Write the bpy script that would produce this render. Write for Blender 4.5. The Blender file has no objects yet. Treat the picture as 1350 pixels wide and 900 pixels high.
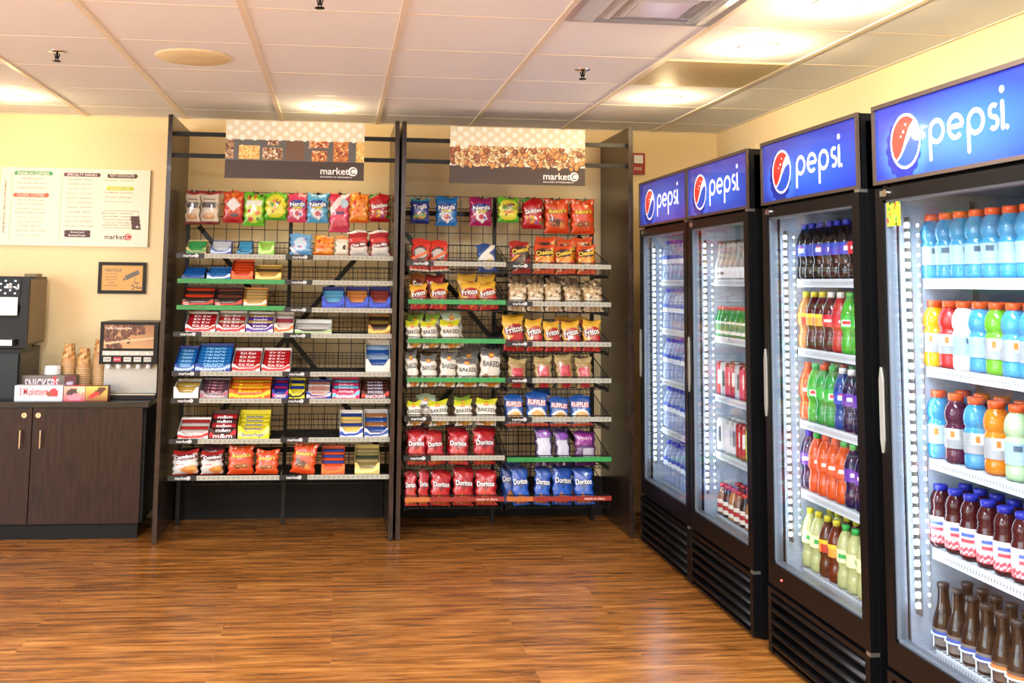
import bpy, math, random
import numpy as np
from mathutils import Matrix, Vector
sc = bpy.context.scene
COL = sc.collection
# ------------------------------------------------------------------ camera
F, CX, CY = 1369.54, 594.74, 235.35
yaw, pit, rol, EYE = .1054, .1002, .0128, 1.4513
r0 = np.array([math.cos(yaw), -math.sin(yaw), 0]); f0 = np.array([math.sin(yaw), math.cos(yaw), 0]); zz = np.array([0, 0, 1.])
FW = math.cos(pit)*f0 + math.sin(pit)*zz; UP0 = -math.sin(pit)*f0 + math.cos(pit)*zz
RR = math.cos(rol)*r0 + math.sin(rol)*UP0; UU = math.cos(rol)*UP0 - math.sin(rol)*r0
cd = bpy.data.cameras.new('camera'); cam = bpy.data.objects.new('camera', cd); COL.objects.link(cam)
cd.sensor_width = 36; cd.lens = F/1350*36
cd.shift_x = (675-CX)/1350; cd.shift_y = -(450-CY)/1350
cd.clip_start = .05; cd.clip_end = 60
M = Matrix.Identity(4)
for i in range(3):
    M[i][0], M[i][1], M[i][2] = RR[i], UU[i], -FW[i]
M[2][3] = EYE
cam.matrix_world = M
sc.camera = cam
sc.view_settings.view_transform = 'Standard'; sc.view_settings.look = 'None'
sc.view_settings.gamma = 1; sc.view_settings.use_curve_mapping = False
sc.view_settings.exposure = -0.08
# ------------------------------------------------------------------ world and light levels
w = bpy.data.worlds.new('world'); sc.world = w; w.use_nodes = True
w.node_tree.nodes['Background'].inputs[0].default_value = (.9, .93, 1, 1)
w.node_tree.nodes['Background'].inputs[1].default_value = .3
FILL_DAYLIGHT = 300.0; TROFFER = 70.0; CAN = 10.0; LED = 38.0; HEADER = .7; COOLER = 1.5
WARM = (1, .74, .40); COOL = (.88, .94, 1.0)

def ray(x, y): return FW + RR*(x-CX)/F - UU*(y-CY)/F
def onY(x, y, Y): d = ray(x, y); t = Y/d[1]; return Vector((d[0]*t, Y, EYE+d[2]*t))
def onX(x, y, X): d = ray(x, y); t = X/d[0]; return Vector((X, d[1]*t, EYE+d[2]*t))

CEIL = 2.476; WALLY = 6.70; WALLX = 2.503; LEFTX = -4.6; REARY = -3.2
# ------------------------------------------------------------------ mesh builder
def lin(c):
    if isinstance(c, str):
        c = tuple(int(c[i:i+2], 16)/255 for i in (0, 2, 4))
    return tuple(((x/12.92) if x <= .04045 else ((x+.055)/1.055)**2.4) for x in c[:3])
class MB:
    def __init__(s): s.v = []; s.f = []; s.c = []; s.m = []; s.cur = (1, 1, 1); s.cm = 0; s.sm = []; s.smooth = False
    def col(s, c): s.cur = lin(c); return s
    def add(s, vs, fs, cols=None):
        b = len(s.v); s.v += [tuple(v) for v in vs]
        s.c += [tuple(c) for c in cols] if cols is not None else [s.cur]*len(vs)
        for f in fs: s.f.append(tuple(b+i for i in f)); s.m.append(s.cm); s.sm.append(s.smooth)
        return s
    def box(s, x0, x1, y0, y1, z0, z1):
        x0, x1 = min(x0, x1), max(x0, x1); y0, y1 = min(y0, y1), max(y0, y1); z0, z1 = min(z0, z1), max(z0, z1)
        vs = [(x, y, z) for z in (z0, z1) for y in (y0, y1) for x in (x0, x1)]
        return s.add(vs, [(0, 2, 3, 1), (4, 5, 7, 6), (0, 1, 5, 4), (2, 6, 7, 3), (0, 4, 6, 2), (1, 3, 7, 5)])
    def obox(s, a, b, w_, h_, up=(0, 0, 1)):          # bar from a to b
        a, b = Vector(a), Vector(b); d = (b-a).normalized(); u = Vector(up)
        r = d.cross(u)
        if r.length < 1e-4: r = d.cross(Vector((1, 0, 0)))
        r.normalize(); u = r.cross(d)
        vs = [p + r*(i*w_/2) + u*(j*h_/2) for p in (a, b) for i, j in ((-1, -1), (1, -1), (1, 1), (-1, 1))]
        return s.add(vs, [(0, 1, 2, 3), (7, 6, 5, 4), (0, 4, 5, 1), (1, 5, 6, 2), (2, 6, 7, 3), (3, 7, 4, 0)])
    def tube(s, a, b, r, n=6, r2=None, caps=True):
        a, b = Vector(a), Vector(b); d = (b-a).normalized(); u = Vector((0, 0, 1)) if abs(d.z) < .9 else Vector((1, 0, 0))
        p = d.cross(u).normalized(); q = d.cross(p); r2 = r if r2 is None else r2
        vs = []
        for c, rr in ((a, r), (b, r2)):
            vs += [c + (p*math.cos(6.28319*i/n) + q*math.sin(6.28319*i/n))*rr for i in range(n)]
        fs = [(i, (i+1) % n, n+(i+1) % n, n+i) for i in range(n)]
        if caps: fs += [tuple(range(n-1, -1, -1)), tuple(range(n, 2*n))]
        return s.add(vs, fs)
    def lathe(s, prof, n=20, x=0, y=0, z=0, cols=None):
        vs = []; cc = []
        for k, (r, h) in enumerate(prof):
            for i in range(n):
                a = 6.28319*i/n; vs.append((x+r*math.cos(a), y+r*math.sin(a), z+h)); cc.append(lin(cols[k]) if cols else s.cur)
        fs = [(k*n+i, k*n+(i+1) % n, (k+1)*n+(i+1) % n, (k+1)*n+i) for k in range(len(prof)-1) for i in range(n)]
        fs += [tuple(range(n-1, -1, -1)), tuple((len(prof)-1)*n+i for i in range(n))]
        o = s.smooth; s.smooth = True; s.add(vs, fs, cc); s.smooth = o; return s
    def mesh(s, name, mats):
        me = bpy.data.meshes.new(name); me.from_pydata(s.v, [], s.f)
        ca = me.color_attributes.new('Col', 'FLOAT_COLOR', 'POINT')
        a = np.ones((len(s.v), 4), 'f'); a[:, :3] = np.array(s.c).reshape(-1, 3); ca.data.foreach_set('color', a.ravel())
        for m in (mats if isinstance(mats, (list, tuple)) else [mats]): me.materials.append(m)
        me.polygons.foreach_set('material_index', s.m); me.polygons.foreach_set('use_smooth', s.sm)
        me.update(); return me
    def build(s, name, mats, parent=None, loc=None, rot=None):
        return link(name, s.mesh(name, mats), parent, loc, rot)
def link(name, me, parent=None, loc=None, rot=None):
    o = bpy.data.objects.new(name, me); COL.objects.link(o)
    if parent: o.parent = parent
    if loc is not None: o.location = loc
    if rot is not None: o.rotation_euler = rot
    return o
def tag(o, label, cat, group=None):
    o['label'] = label; o['category'] = cat
    if group: o['group'] = group
    return o
def empty(name, loc, label, cat, group=None, rz=0):
    o = link(name, None, None, loc, (0, 0, rz)); o.empty_display_size = .1
    return tag(o, label, cat, group)
def struct(o): o['kind'] = 'structure'; return o
ORD = 'first second third fourth fifth sixth seventh eighth ninth tenth eleventh twelfth thirteenth'.split()
# ------------------------------------------------------------------ materials
def mat(name, col=(.8, .8, .8), rough=.5, metal=0, coat=0, spec=.5, attr=False, emit=0, bump=0, bscale=60, trans=0):
    m = bpy.data.materials.new(name); m.use_nodes = True; nt = m.node_tree; b = nt.nodes['Principled BSDF']
    c = lin(col) + (1,)
    b.inputs['Base Color'].default_value = c; b.inputs['Roughness'].default_value = rough
    b.inputs['Metallic'].default_value = metal; b.inputs['Coat Weight'].default_value = coat
    b.inputs['Specular IOR Level'].default_value = spec
    src = None
    if attr:
        a = nt.nodes.new('ShaderNodeAttribute'); a.attribute_name = 'Col'; src = a.outputs['Color']
        nt.links.new(src, b.inputs['Base Color'])
    if emit:
        b.inputs['Emission Strength'].default_value = emit; b.inputs['Emission Color'].default_value = c
        if src: nt.links.new(src, b.inputs['Emission Color'])
    if bump:
        n = nt.nodes.new('ShaderNodeTexNoise'); n.inputs['Scale'].default_value = bscale
        t = nt.nodes.new('ShaderNodeTexCoord'); nt.links.new(t.outputs['Object'], n.inputs['Vector'])
        bp = nt.nodes.new('ShaderNodeBump'); bp.inputs['Strength'].default_value = bump; bp.inputs['Distance'].default_value = .01
        nt.links.new(n.outputs['Fac'], bp.inputs['Height']); nt.links.new(bp.outputs['Normal'], b.inputs['Normal'])
    if trans:
        tr = nt.nodes.new('ShaderNodeBsdfTranslucent'); tr.inputs[0].default_value = c
        if src: nt.links.new(src, tr.inputs[0])
        mx = nt.nodes.new('ShaderNodeMixShader'); mx.inputs[0].default_value = trans
        out = nt.nodes['Material Output']
        nt.links.new(b.outputs[0], mx.inputs[1]); nt.links.new(tr.outputs[0], mx.inputs[2]); nt.links.new(mx.outputs[0], out.inputs[0])
    return m
def clear_mat(name, col, opac, rough=.08):
    m = bpy.data.materials.new(name); m.use_nodes = True; nt = m.node_tree; b = nt.nodes['Principled BSDF']
    b.inputs['Base Color'].default_value = lin(col)+(1,); b.inputs['Roughness'].default_value = rough
    t = nt.nodes.new('ShaderNodeBsdfTransparent'); t.inputs[0].default_value = (.97, .985, .99, 1)
    mx = nt.nodes.new('ShaderNodeMixShader')
    lw = nt.nodes.new('ShaderNodeLayerWeight'); lw.inputs['Blend'].default_value = .35
    mr = nt.nodes.new('ShaderNodeMapRange'); mr.inputs['To Min'].default_value = opac; mr.inputs['To Max'].default_value = 1
    nt.links.new(lw.outputs['Facing'], mr.inputs['Value']); nt.links.new(mr.outputs[0], mx.inputs[0])
    nt.links.new(t.outputs[0], mx.inputs[1]); nt.links.new(b.outputs[0], mx.inputs[2]); nt.links.new(mx.outputs[0], nt.nodes['Material Output'].inputs[0])
    return m
def glass_mat():
    m = bpy.data.materials.new('pane_glass'); m.use_nodes = True; nt = m.node_tree
    nt.nodes.remove(nt.nodes['Principled BSDF'])
    t = nt.nodes.new('ShaderNodeBsdfTransparent'); t.inputs[0].default_value = (.97, .99, 1, 1)
    g = nt.nodes.new('ShaderNodeBsdfGlossy'); g.inputs['Roughness'].default_value = .02
    lw = nt.nodes.new('ShaderNodeLayerWeight'); lw.inputs['Blend'].default_value = .5
    pw = nt.nodes.new('ShaderNodeMath'); pw.operation = 'POWER'; pw.inputs[1].default_value = 5; nt.links.new(lw.outputs['Facing'], pw.inputs[0])
    ma = nt.nodes.new('ShaderNodeMath'); ma.operation = 'MULTIPLY_ADD'; ma.inputs[1].default_value = .9; ma.inputs[2].default_value = .035; nt.links.new(pw.outputs[0], ma.inputs[0])
    mx = nt.nodes.new('ShaderNodeMixShader'); nt.links.new(ma.outputs[0], mx.inputs[0])
    nt.links.new(t.outputs[0], mx.inputs[1]); nt.links.new(g.outputs[0], mx.inputs[2]); nt.links.new(mx.outputs[0], nt.nodes['Material Output'].inputs[0])
    return m
def wood_mat(name, c1, c2, rough=.3, axis='Z', scale=9, spec=.4):
    m = mat(name, rough=rough, coat=.05, spec=spec); nt = m.node_tree; b = nt.nodes['Principled BSDF']
    t = nt.nodes.new('ShaderNodeTexCoord'); mp = nt.nodes.new('ShaderNodeMapping')
    mp.inputs['Scale'].default_value = {'Z': (6, 6, .7), 'X': (.7, 6, 6)}[axis]
    n = nt.nodes.new('ShaderNodeTexNoise'); n.inputs['Scale'].default_value = scale; n.inputs['Detail'].default_value = 6
    r = nt.nodes.new('ShaderNodeValToRGB'); r.color_ramp.elements[0].position = .35; r.color_ramp.elements[1].position = .68
    r.color_ramp.elements[0].color = lin(c1)+(1,); r.color_ramp.elements[1].color = lin(c2)+(1,)
    nt.links.new(t.outputs['Object'], mp.inputs[0]); nt.links.new(mp.outputs[0], n.inputs['Vector'])
    nt.links.new(n.outputs['Fac'], r.inputs[0]); nt.links.new(r.outputs[0], b.inputs['Base Color'])
    return m
def floor_mat():
    m = mat('wood_plank_floor', rough=.27, spec=.6); nt = m.node_tree; b = nt.nodes['Principled BSDF']; N = nt.nodes.new; L = nt.links.new
    t = N('ShaderNodeTexCoord')
    br = N('ShaderNodeTexBrick'); br.inputs['Scale'].default_value = 1; br.inputs['Brick Width'].default_value = 1.22; br.inputs['Row Height'].default_value = .15
    br.inputs['Mortar Size'].default_value = .0012; br.inputs['Color1'].default_value = (0, 0, 0, 1); br.inputs['Color2'].default_value = (1, 1, 1, 1); br.inputs['Mortar'].default_value = (.35, .35, .35, 1)
    br.offset = .37
    L(t.outputs['Object'], br.inputs['Vector'])
    mp = N('ShaderNodeMapping'); mp.inputs['Scale'].default_value = (1.1, 11, 1); L(t.outputs['Object'], mp.inputs[0])
    add = N('ShaderNodeVectorMath'); add.operation = 'MULTIPLY_ADD'; add.inputs[1].default_value = (5, 3, 7)
    L(br.outputs['Color'], add.inputs[0]); L(mp.outputs[0], add.inputs[2])
    n = N('ShaderNodeTexNoise'); n.inputs['Scale'].default_value = 2.6; n.inputs['Detail'].default_value = 8; n.inputs['Roughness'].default_value = .62; n.inputs['Distortion'].default_value = .5
    L(add.outputs[0], n.inputs['Vector'])
    r = N('ShaderNodeValToRGB'); e = r.color_ramp.elements
    e[0].position = .30; e[0].color = lin('522d11')+(1,); e[1].position = .72; e[1].color = lin('bb8143')+(1,)
    x = e.new(.45); x.color = lin('804d1e')+(1,); x = e.new(.56); x.color = lin('9c632c')+(1,)
    L(n.outputs['Fac'], r.inputs[0])
    mp2 = N('ShaderNodeMapping'); mp2.inputs['Scale'].default_value = (4, 50, 1); L(t.outputs['Object'], mp2.inputs[0])
    n2 = N('ShaderNodeTexNoise'); n2.inputs['Scale'].default_value = 1.5; n2.inputs['Detail'].default_value = 4; L(mp2.outputs[0], n2.inputs['Vector'])
    r2 = N('ShaderNodeValToRGB'); r2.color_ramp.elements[0].position = .30; r2.color_ramp.elements[1].position = .42
    r2.color_ramp.elements[0].color = (.35, .3, .28, 1); r2.color_ramp.elements[1].color = (1, 1, 1, 1); L(n2.outputs['Fac'], r2.inputs[0])
    mx = N('ShaderNodeMixRGB'); mx.blend_type = 'MULTIPLY'; mx.inputs[0].default_value = .7; L(r.outputs[0], mx.inputs[1]); L(r2.outputs[0], mx.inputs[2])
    hs = N('ShaderNodeHueSaturation'); mr = N('ShaderNodeMapRange'); mr.inputs['To Min'].default_value = .88; mr.inputs['To Max'].default_value = 1.12
    L(br.outputs['Color'], mr.inputs['Value']); L(mr.outputs[0], hs.inputs['Value']); L(mx.outputs[0], hs.inputs['Color']); L(hs.outputs[0], b.inputs['Base Color'])
    bp = N('ShaderNodeBump'); bp.inputs['Strength'].default_value = .12; bp.inputs['Distance'].default_value = .002; L(n.outputs['Fac'], bp.inputs['Height']); L(bp.outputs[0], b.inputs['Normal'])
    return m
MT = dict(
    wall=mat('cream_wall_paint', 'f5dfb0', .75, bump=.03, bscale=180), ceil=mat('ceiling_tile', 'e9eef6', .9, bump=.15, bscale=220),
    grid=mat('ceiling_grid_metal', 'e6dccb', .5), floor=floor_mat(),
    dark=wood_mat('dark_wood_laminate', '1e1410', '3a2820', .26), edge=mat('panel_edge', '5a463a', .3),
    cab=wood_mat('espresso_cabinet_wood', '1c0f0b', '331c14', .3, spec=.3), black=mat('black_metal', '070708', .4, spec=.3),
    blackp=mat('black_plastic', '08080a', .35, spec=.25), blackm=mat('black_matte', '09090a', .6, spec=.25), wire=mat('black_wire', '060606', .4, spec=.3),
    counter=mat('black_countertop', '17181a', .22), film=mat('packaging_film', rough=.3, coat=.35, attr=True, bump=.55, bscale=24),
    card=mat('printed_card', rough=.45, attr=True), ink=mat('printed_ink', rough=.4, attr=True),
    metal=mat('brushed_steel', 'b9b6ae', .28, metal=.9), chrome=mat('chrome', 'e0e0e0', .12, metal=1), white=mat('white_plastic', 'f2f4f6', .35),
    liner=mat('cooler_liner', 'a8b4c4', .22, coat=.3), glass=glass_mat(), wirew=mat('white_coated_wire', 'ccd4dc', .35),
    lit=mat('backlit_print', attr=True, rough=.25, emit=HEADER, coat=.4), cap=mat('plastic_cap', rough=.35, attr=True, trans=.15),
    red=mat('red_plastic', 'a01818', .35), beige=mat('beige_grille', 'e4d6ae', .6), paper=mat('cup_paper', rough=.5, attr=True),
    spacer=mat('glass_spacer_grey', '5a626c', .3), dot=mat('screen_glow', 'cfe4ff', emit=2.5), alu=mat('diffuser_metal', 'eceef4', .2, coat=.5))
MT['led'] = mat('led_light', 'e4f0ff', emit=LED); MT['led_reflect'] = mat('led_reflection_glow', 'dcecff', emit=LED*.3)  # second, dimmer glow imitates the strip's reflected dots
def emis(name, c, s):
    m = mat(name, c, emit=s); m.node_tree.nodes['Principled BSDF'].inputs['Emission Color'].default_value = tuple(c)+(1,); return m
MT['canlight'] = emis('warm_lamp_glow', (1, .86, .62), 14)
MT['troffer'] = emis('cool_lamp_lens', COOL, 4)
# ------------------------------------------------------------------ painting prints (flat artwork of a package, point colours)
class Cv:
    def __init__(s, nx, ny, bg, w_=1, h_=1):
        s.nx, s.ny = nx, ny; s.a = np.empty((ny, nx, 3)); s.a[:] = lin(bg); s.w, s.h = w_, h_
        s.u, s.v = np.meshgrid(np.linspace(0, 1, nx), np.linspace(0, 1, ny))
    def mask(s, m, c, k=1): s.a[m] = np.array(lin(c))*k; return s
    def rect(s, u0, v0, u1, v1, c): return s.mask((s.u >= u0) & (s.u <= u1) & (s.v >= v0) & (s.v <= v1), c)
    def ell(s, cu, cv, ru, rv, c, rot=0, k=1):
        x = (s.u-cu)*s.w; y = (s.v-cv)*s.h; cr, sr = math.cos(rot), math.sin(rot)
        p, q = x*cr+y*sr, -x*sr+y*cr
        return s.mask((p/(ru*s.w))**2 + (q/(rv*s.h))**2 <= 1, c, k)
    def grad(s, c0, c1, v0=0, v1=1):
        k = np.clip((s.v-v0)/(v1-v0), 0, 1)[..., None]; m = (s.v >= v0) & (s.v <= v1)
        g = np.array(lin(c0))*(1-k)+np.array(lin(c1))*k; s.a[m] = g[m]; return s
    def slash(s, m0, b0, b1, c):       # band between two slanted lines v = m*u + b
        return s.mask((s.v >= m0*s.u+b0) & (s.v <= m0*s.u+b1), c)
    def specks(s, n, cols, u0, v0, u1, v1, r, seed=1):
        g = random.Random(seed)
        for _ in range(n):
            s.ell(g.uniform(u0, u1), g.uniform(v0, v1), r*g.uniform(.6, 1.3)/s.w, r*g.uniform(.6, 1.3)/s.h, g.choice(cols), g.uniform(0, 3))
        return s
_tc = {}
def textmesh(t):
    if t in _tc: return _tc[t]
    cu = bpy.data.curves.new('t', 'FONT'); cu.body = t; cu.resolution_u = 3; cu.offset = .012
    o = bpy.data.objects.new('t', cu); COL.objects.link(o)
    bpy.context.view_layer.update()
    me = bpy.data.meshes.new_from_object(o.evaluated_get(bpy.context.evaluated_depsgraph_get()))
    v = np.array([tuple(p.co)[:2] for p in me.vertices]).reshape(-1, 2); f = [tuple(p.vertices) for p in me.polygons]
    bpy.data.objects.remove(o); bpy.data.curves.remove(cu); bpy.data.meshes.remove(me)
    lo, hi = v.min(0), v.max(0); v = (v-(lo+hi)/2)/(hi[0]-lo[0]); _tc[t] = (v, f, (hi[1]-lo[1])/(hi[0]-lo[0])); return _tc[t]
def text_into(mb, t, cx, cz, width, color, fn, rot=0, height=None, shear=0, arc=0, shadow=None):
    """print text t centred at (cx, cz) of a face; fn maps face (x, z) to 3D"""
    v, f, asp = textmesh(t); v = v.copy()
    sy = width if height is None else height/asp
    X = v[:, 0]*width; Z = v[:, 1]*sy; X = X+Z*shear; Z = Z-arc*(X/width*2)**2*width
    c, s_ = math.cos(rot), math.sin(rot); x, z = X*c-Z*s_+cx, X*s_+Z*c+cz
    if shadow:
        k = height or width*asp
        mb.col(shadow)
        for dx, dz, e in ((.1, -.1, .0006), (-.07, .05, .0006), (.08, .08, .0006), (-.08, -.08, .0006)): mb.add([fn(a+dx*k, b+dz*k, -e) for a, b in zip(x, z)], f)
    mb.col(color); return mb.add([fn(a, b, 0) for a, b in zip(x, z)], f)
def flat(y=0, off=.0012): return lambda x, z, e=0: (x, y-off-e, z)
def sheet(cv, w_, h_, y=0, x0=None, z0=0, mb=None):      # printed rectangle facing -Y
    mb = mb or MB(); x0 = -w_/2 if x0 is None else x0; nx, ny = cv.nx, cv.ny
    vs = [(x0+w_*i/(nx-1), y, z0+h_*j/(ny-1)) for j in range(ny) for i in range(nx)]
    fs = [(j*nx+i, j*nx+i+1, (j+1)*nx+i+1, (j+1)*nx+i) for j in range(ny-1) for i in range(nx-1)]
    return mb.add(vs, fs, cv.a.reshape(-1, 3))
C_SHEET = None
# ------------------------------------------------------------------ room shell
struct(MB().box(LEFTX, WALLX, REARY, WALLY, -.06, 0).build('floor', MT['floor']))
struct(MB().box(LEFTX, WALLX, REARY, WALLY, CEIL, CEIL+.06).build('ceiling', MT['ceil']))
struct(MB().box(LEFTX-.1, WALLX+.1, WALLY, WALLY+.1, -.06, CEIL+.06).build('wall_back', MT['wall']))
struct(MB().box(WALLX, WALLX+.1, REARY, WALLY, -.06, CEIL+.06).build('wall_right', MT['wall']))
struct(MB().box(LEFTX-.1, LEFTX, REARY, WALLY, -.06, .7).box(LEFTX-.1, LEFTX, REARY, WALLY, 2.3, CEIL+.06).box(LEFTX-.1, LEFTX, REARY, -2.4, .7, 2.3).box(LEFTX-.1, LEFTX, 3.2, WALLY, .7, 2.3).build('wall_left', MT['wall']))
struct(MB().box(LEFTX-.1, WALLX+.1, REARY-.1, REARY, -.06, CEIL+.06).build('wall_front', MT['wall']))
g = MB().box(LEFTX-.07, LEFTX-.02, -2.4, 3.2, .7, .75).box(LEFTX-.07, LEFTX-.02, -2.4, 3.2, 2.25, 2.3)
for y in (-2.4, -1.0, .4, 1.8, 3.15): g.box(LEFTX-.07, LEFTX-.02, y, y+.05, .75, 2.25)
struct(g.build('added_window_1', MT['white']))  # unseen window, added so daylight can brighten the ceiling and room
ld = bpy.data.lights.new('added_daylight_fill', 'AREA'); ld.shape = 'RECTANGLE'; ld.size = 1.5; ld.size_y = 5.5; ld.energy = FILL_DAYLIGHT; ld.color = (.86, .93, 1)  # fill light added outside the made-up window
o = link('added_daylight_fill', ld, None, (LEFTX-.12, .4, 1.5)); o.rotation_euler = (0, math.radians(-90), 0)
TX0, TY0, T = -1.6086, 6.34, .6096
g = MB()
c = -5
while TX0+c*T < WALLX:
    x = TX0+c*T
    if x > LEFTX: g.box(x-.012, x+.012, REARY, WALLY, CEIL-.006, CEIL)
    c += 1
struct(g.build('trim_1', MT['grid'])); g = MB()
for r in range(0, 16):
    y = TY0-r*T
    if y > REARY: g.box(LEFTX, WALLX, y-.005, y+.005, CEIL-.0015, CEIL)
struct(g.build('trim_2', MT['grid']))
g = MB().box(LEFTX, WALLX, WALLY-.018, WALLY, CEIL-.004, CEIL).box(WALLX-.018, WALLX, REARY, WALLY-.018, CEIL-.004, CEIL)
struct(g.build('trim_3', MT['grid']))
# recessed warm ceiling lamps
can_info = [(-1.884, 6.04, 'recessed warm ceiling lamp at the left edge, above the menu board', 1),
            (-.101, 6.115, 'recessed warm ceiling lamp above the left rack and its granola sign', .7),
            (1.756, 5.46, 'recessed warm ceiling lamp farthest back, near the farthest cooler', 1.2),
            (1.763, 4.21, 'recessed warm ceiling lamp between the perforated vent and the nearest lamp', 1.4),
            (1.763, 3.50, 'recessed warm ceiling lamp nearest the camera, beside the air diffuser', 1.4)]
for x, y, lb, k in can_info:
    e = empty('recessed_light', (x, y, CEIL), lb, 'ceiling light', 'recessed ceiling lamps')
    MB().lathe([(.062, -.004), (.066, -.0075), (.085, -.005), (.089, 0)], 32).build('trim_ring', MT['white'], e)
    MB().lathe([(.06, -.002), (.056, -.012), (.045, -.02), (.025, -.025), (.001, -.026)], 28).build('lamp_lens', MT['canlight'], e)
    ld = bpy.data.lights.new('lamp_light', 'POINT'); ld.energy = CAN*k; ld.color = WARM; ld.shadow_soft_size = .03
    lo = link('lamp_light', ld, e, (0, 0, -.062))
# cool lensed troffers over the rest of the room
n = 0
for y in (2.04, -.4, -2.23):
    for x in (TX0-3.5*T, TX0+.5*T, TX0+4.5*T):
        nm = ['left', 'middle', 'right'][[TX0-3.5*T, TX0+.5*T, TX0+4.5*T].index(x)]
        e = empty('ceiling_troffer', (x, y, CEIL), f'white ceiling panel light behind the camera, {nm} of {ORD[n//3]} row', 'ceiling light', 'ceiling panel lights')
        MB().box(-.3, .3, -.6, -.585, -.012, 0).box(-.3, .3, .585, .6, -.012, 0).box(-.3, -.285, -.585, .585, -.012, 0).box(.285, .3, -.585, .585, -.012, 0).build('frame', MT['white'], e)
        MB().box(-.285, .285, -.585, .585, -.006, -.001).build('lens', MT['troffer'], e)
        ld = bpy.data.lights.new('lens_light', 'AREA'); ld.shape = 'RECTANGLE'; ld.size = .57; ld.size_y = 1.17; ld.energy = TROFFER*(2.2, .8, .5)[n//3]; ld.color = COOL
        link('lens_light', ld, e, (0, 0, -.016)); n += 1
# speaker, sprinklers, perforated return, diffuser
e = tag(MB().lathe([(.172, 0), (.172, -.004), (.165, -.009), (.06, -.012), (.001, -.0125)], 40).build('ceiling_speaker', MT['beige'], loc=(-.694, 4.817, CEIL)), 'round beige ceiling speaker grille above the menu board side', 'speaker')
for x, y, lb in ((-1.297, 4.8, 'small sprinkler head in the ceiling left of the round speaker'), (1.134, 4.8, 'small sprinkler head in the ceiling left of the perforated vent'), (-.093, 3.69, 'small sprinkler head at the top edge of the ceiling view')):
    e = empty('sprinkler_head', (x, y, CEIL), lb, 'sprinkler', 'ceiling sprinklers')
    MB().lathe([(.04, 0), (.04, -.004), (.02, -.008)], 20).build('escutcheon', MT['chrome'], e)
    MB().tube((0, 0, 0), (0, 0, -.035), .006).obox((-.012, 0, -.01), (-.004, 0, -.045), .004, .004).obox((.012, 0, -.01), (.004, 0, -.045), .004, .004).lathe([(.018, -.045), (.018, -.048)], 14).build('deflector', MT['blackm'], e)
vx0, vx1 = TX0+5*T+.014, TX0+6*T-.014; vy0, vy1 = TY0-3*T+.012, TY0-2*T-.012
g = MB().box(vx0, vx1, vy0, vy1, CEIL-.004, CEIL)
e = tag(g.build('return_vent', MT['beige']), 'square perforated beige return air vent in the ceiling', 'vent')
g = MB()
for i in range(34):
    yy = vy0+.02+(vy1-vy0-.04)*i/33
    for j in range(34):
        xx = vx0+.02+(vx1-vx0-.04)*j/33; g.box(xx-.003, xx+.003, yy-.003, yy+.003, CEIL-.0046, CEIL-.0042)
g.build('perforation', MT['blackm'], e)
dx, dy = TX0+4.5*T, TY0-4.5*T
e = empty('air_diffuser', (dx, dy, CEIL), 'square stepped metal air diffuser in the ceiling', 'vent')
def ringsq(mb, a, b, za, zb):
    for (sx, sy) in ((1, 0), (0, 1), (-1, 0), (0, -1)):
        P = lambda r, z, t: (sx*r - sy*r*t, sy*r + sx*r*t, z)
        mb.add([P(a, za, -1), P(a, za, 1), P(b, zb, 1), P(b, zb, -1)], [(0, 1, 2, 3), (3, 2, 1, 0)])
g = MB(); ringsq(g, .292, .265, -.007, -.006); ringsq(g, .265, .2, -.004, -.03); g.build('outer_cone', MT['alu'], e)
g = MB(); ringsq(g, .205, .15, -.004, -.03); ringsq(g, .15, .105, -.006, -.032); g.build('middle_cone', MT['alu'], e)
MB().box(-.1, .1, -.1, .1, -.03, -.026).build('inner_plate', MT['alu'], e)
# ------------------------------------------------------------------ fire strobe + wall plate
e = empty('fire_alarm', (1.95, WALLY, 2.185), 'red fire alarm strobe on the back wall beside the right rack', 'fire alarm')
MB().box(-.048, .048, -.03, 0, 0, .14).build('housing', MT['red'], e)
MB().box(-.03, .03, -.045, -.03, .07, .125).build('strobe_lens', MT['white'], e)
g = MB(); text_into(g, 'FIRE', 0, .035, .05, 'f0e0d8', flat(-.03)); g.build('lettering', MT['ink'], e)
tag(MB().box(WALLX-.008, WALLX, 6.02, 6.1, 2.2, 2.32).build('wall_plate', MT['wall']), 'small cream blank plate high on the right wall above coolers', 'wall plate')
# ------------------------------------------------------------------ logo used on boards, signs and shelf strips: "market" and a disc with a C
def logo(mb, cx, cz, w_, ct, cd_, cc, fn, sub=False):
    R = w_*.125
    text_into(mb, 'market', cx-R*.95, cz, w_*.76, ct, fn, height=w_*.19)
    mb.col(cd_); n = 20; mb.add([fn(cx+w_*.5-R*1.05+R*math.cos(6.2832*i/n), cz+R*math.sin(6.2832*i/n), 0) for i in range(n)], [tuple(range(n))])
    text_into(mb, 'C', cx+w_*.5-R*1.05, cz, R*1.15, cc, lambda x, z, e=0: (lambda p: (p[0], p[1]-.0006, p[2]))(fn(x, z, e)), height=R*1.4)
    if sub: text_into(mb, 'EXCLUSIVELY BY REFRESHMENTS', cx-R*.6, cz-w_*.16, w_*.85, ct, fn, height=w_*.035)
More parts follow.
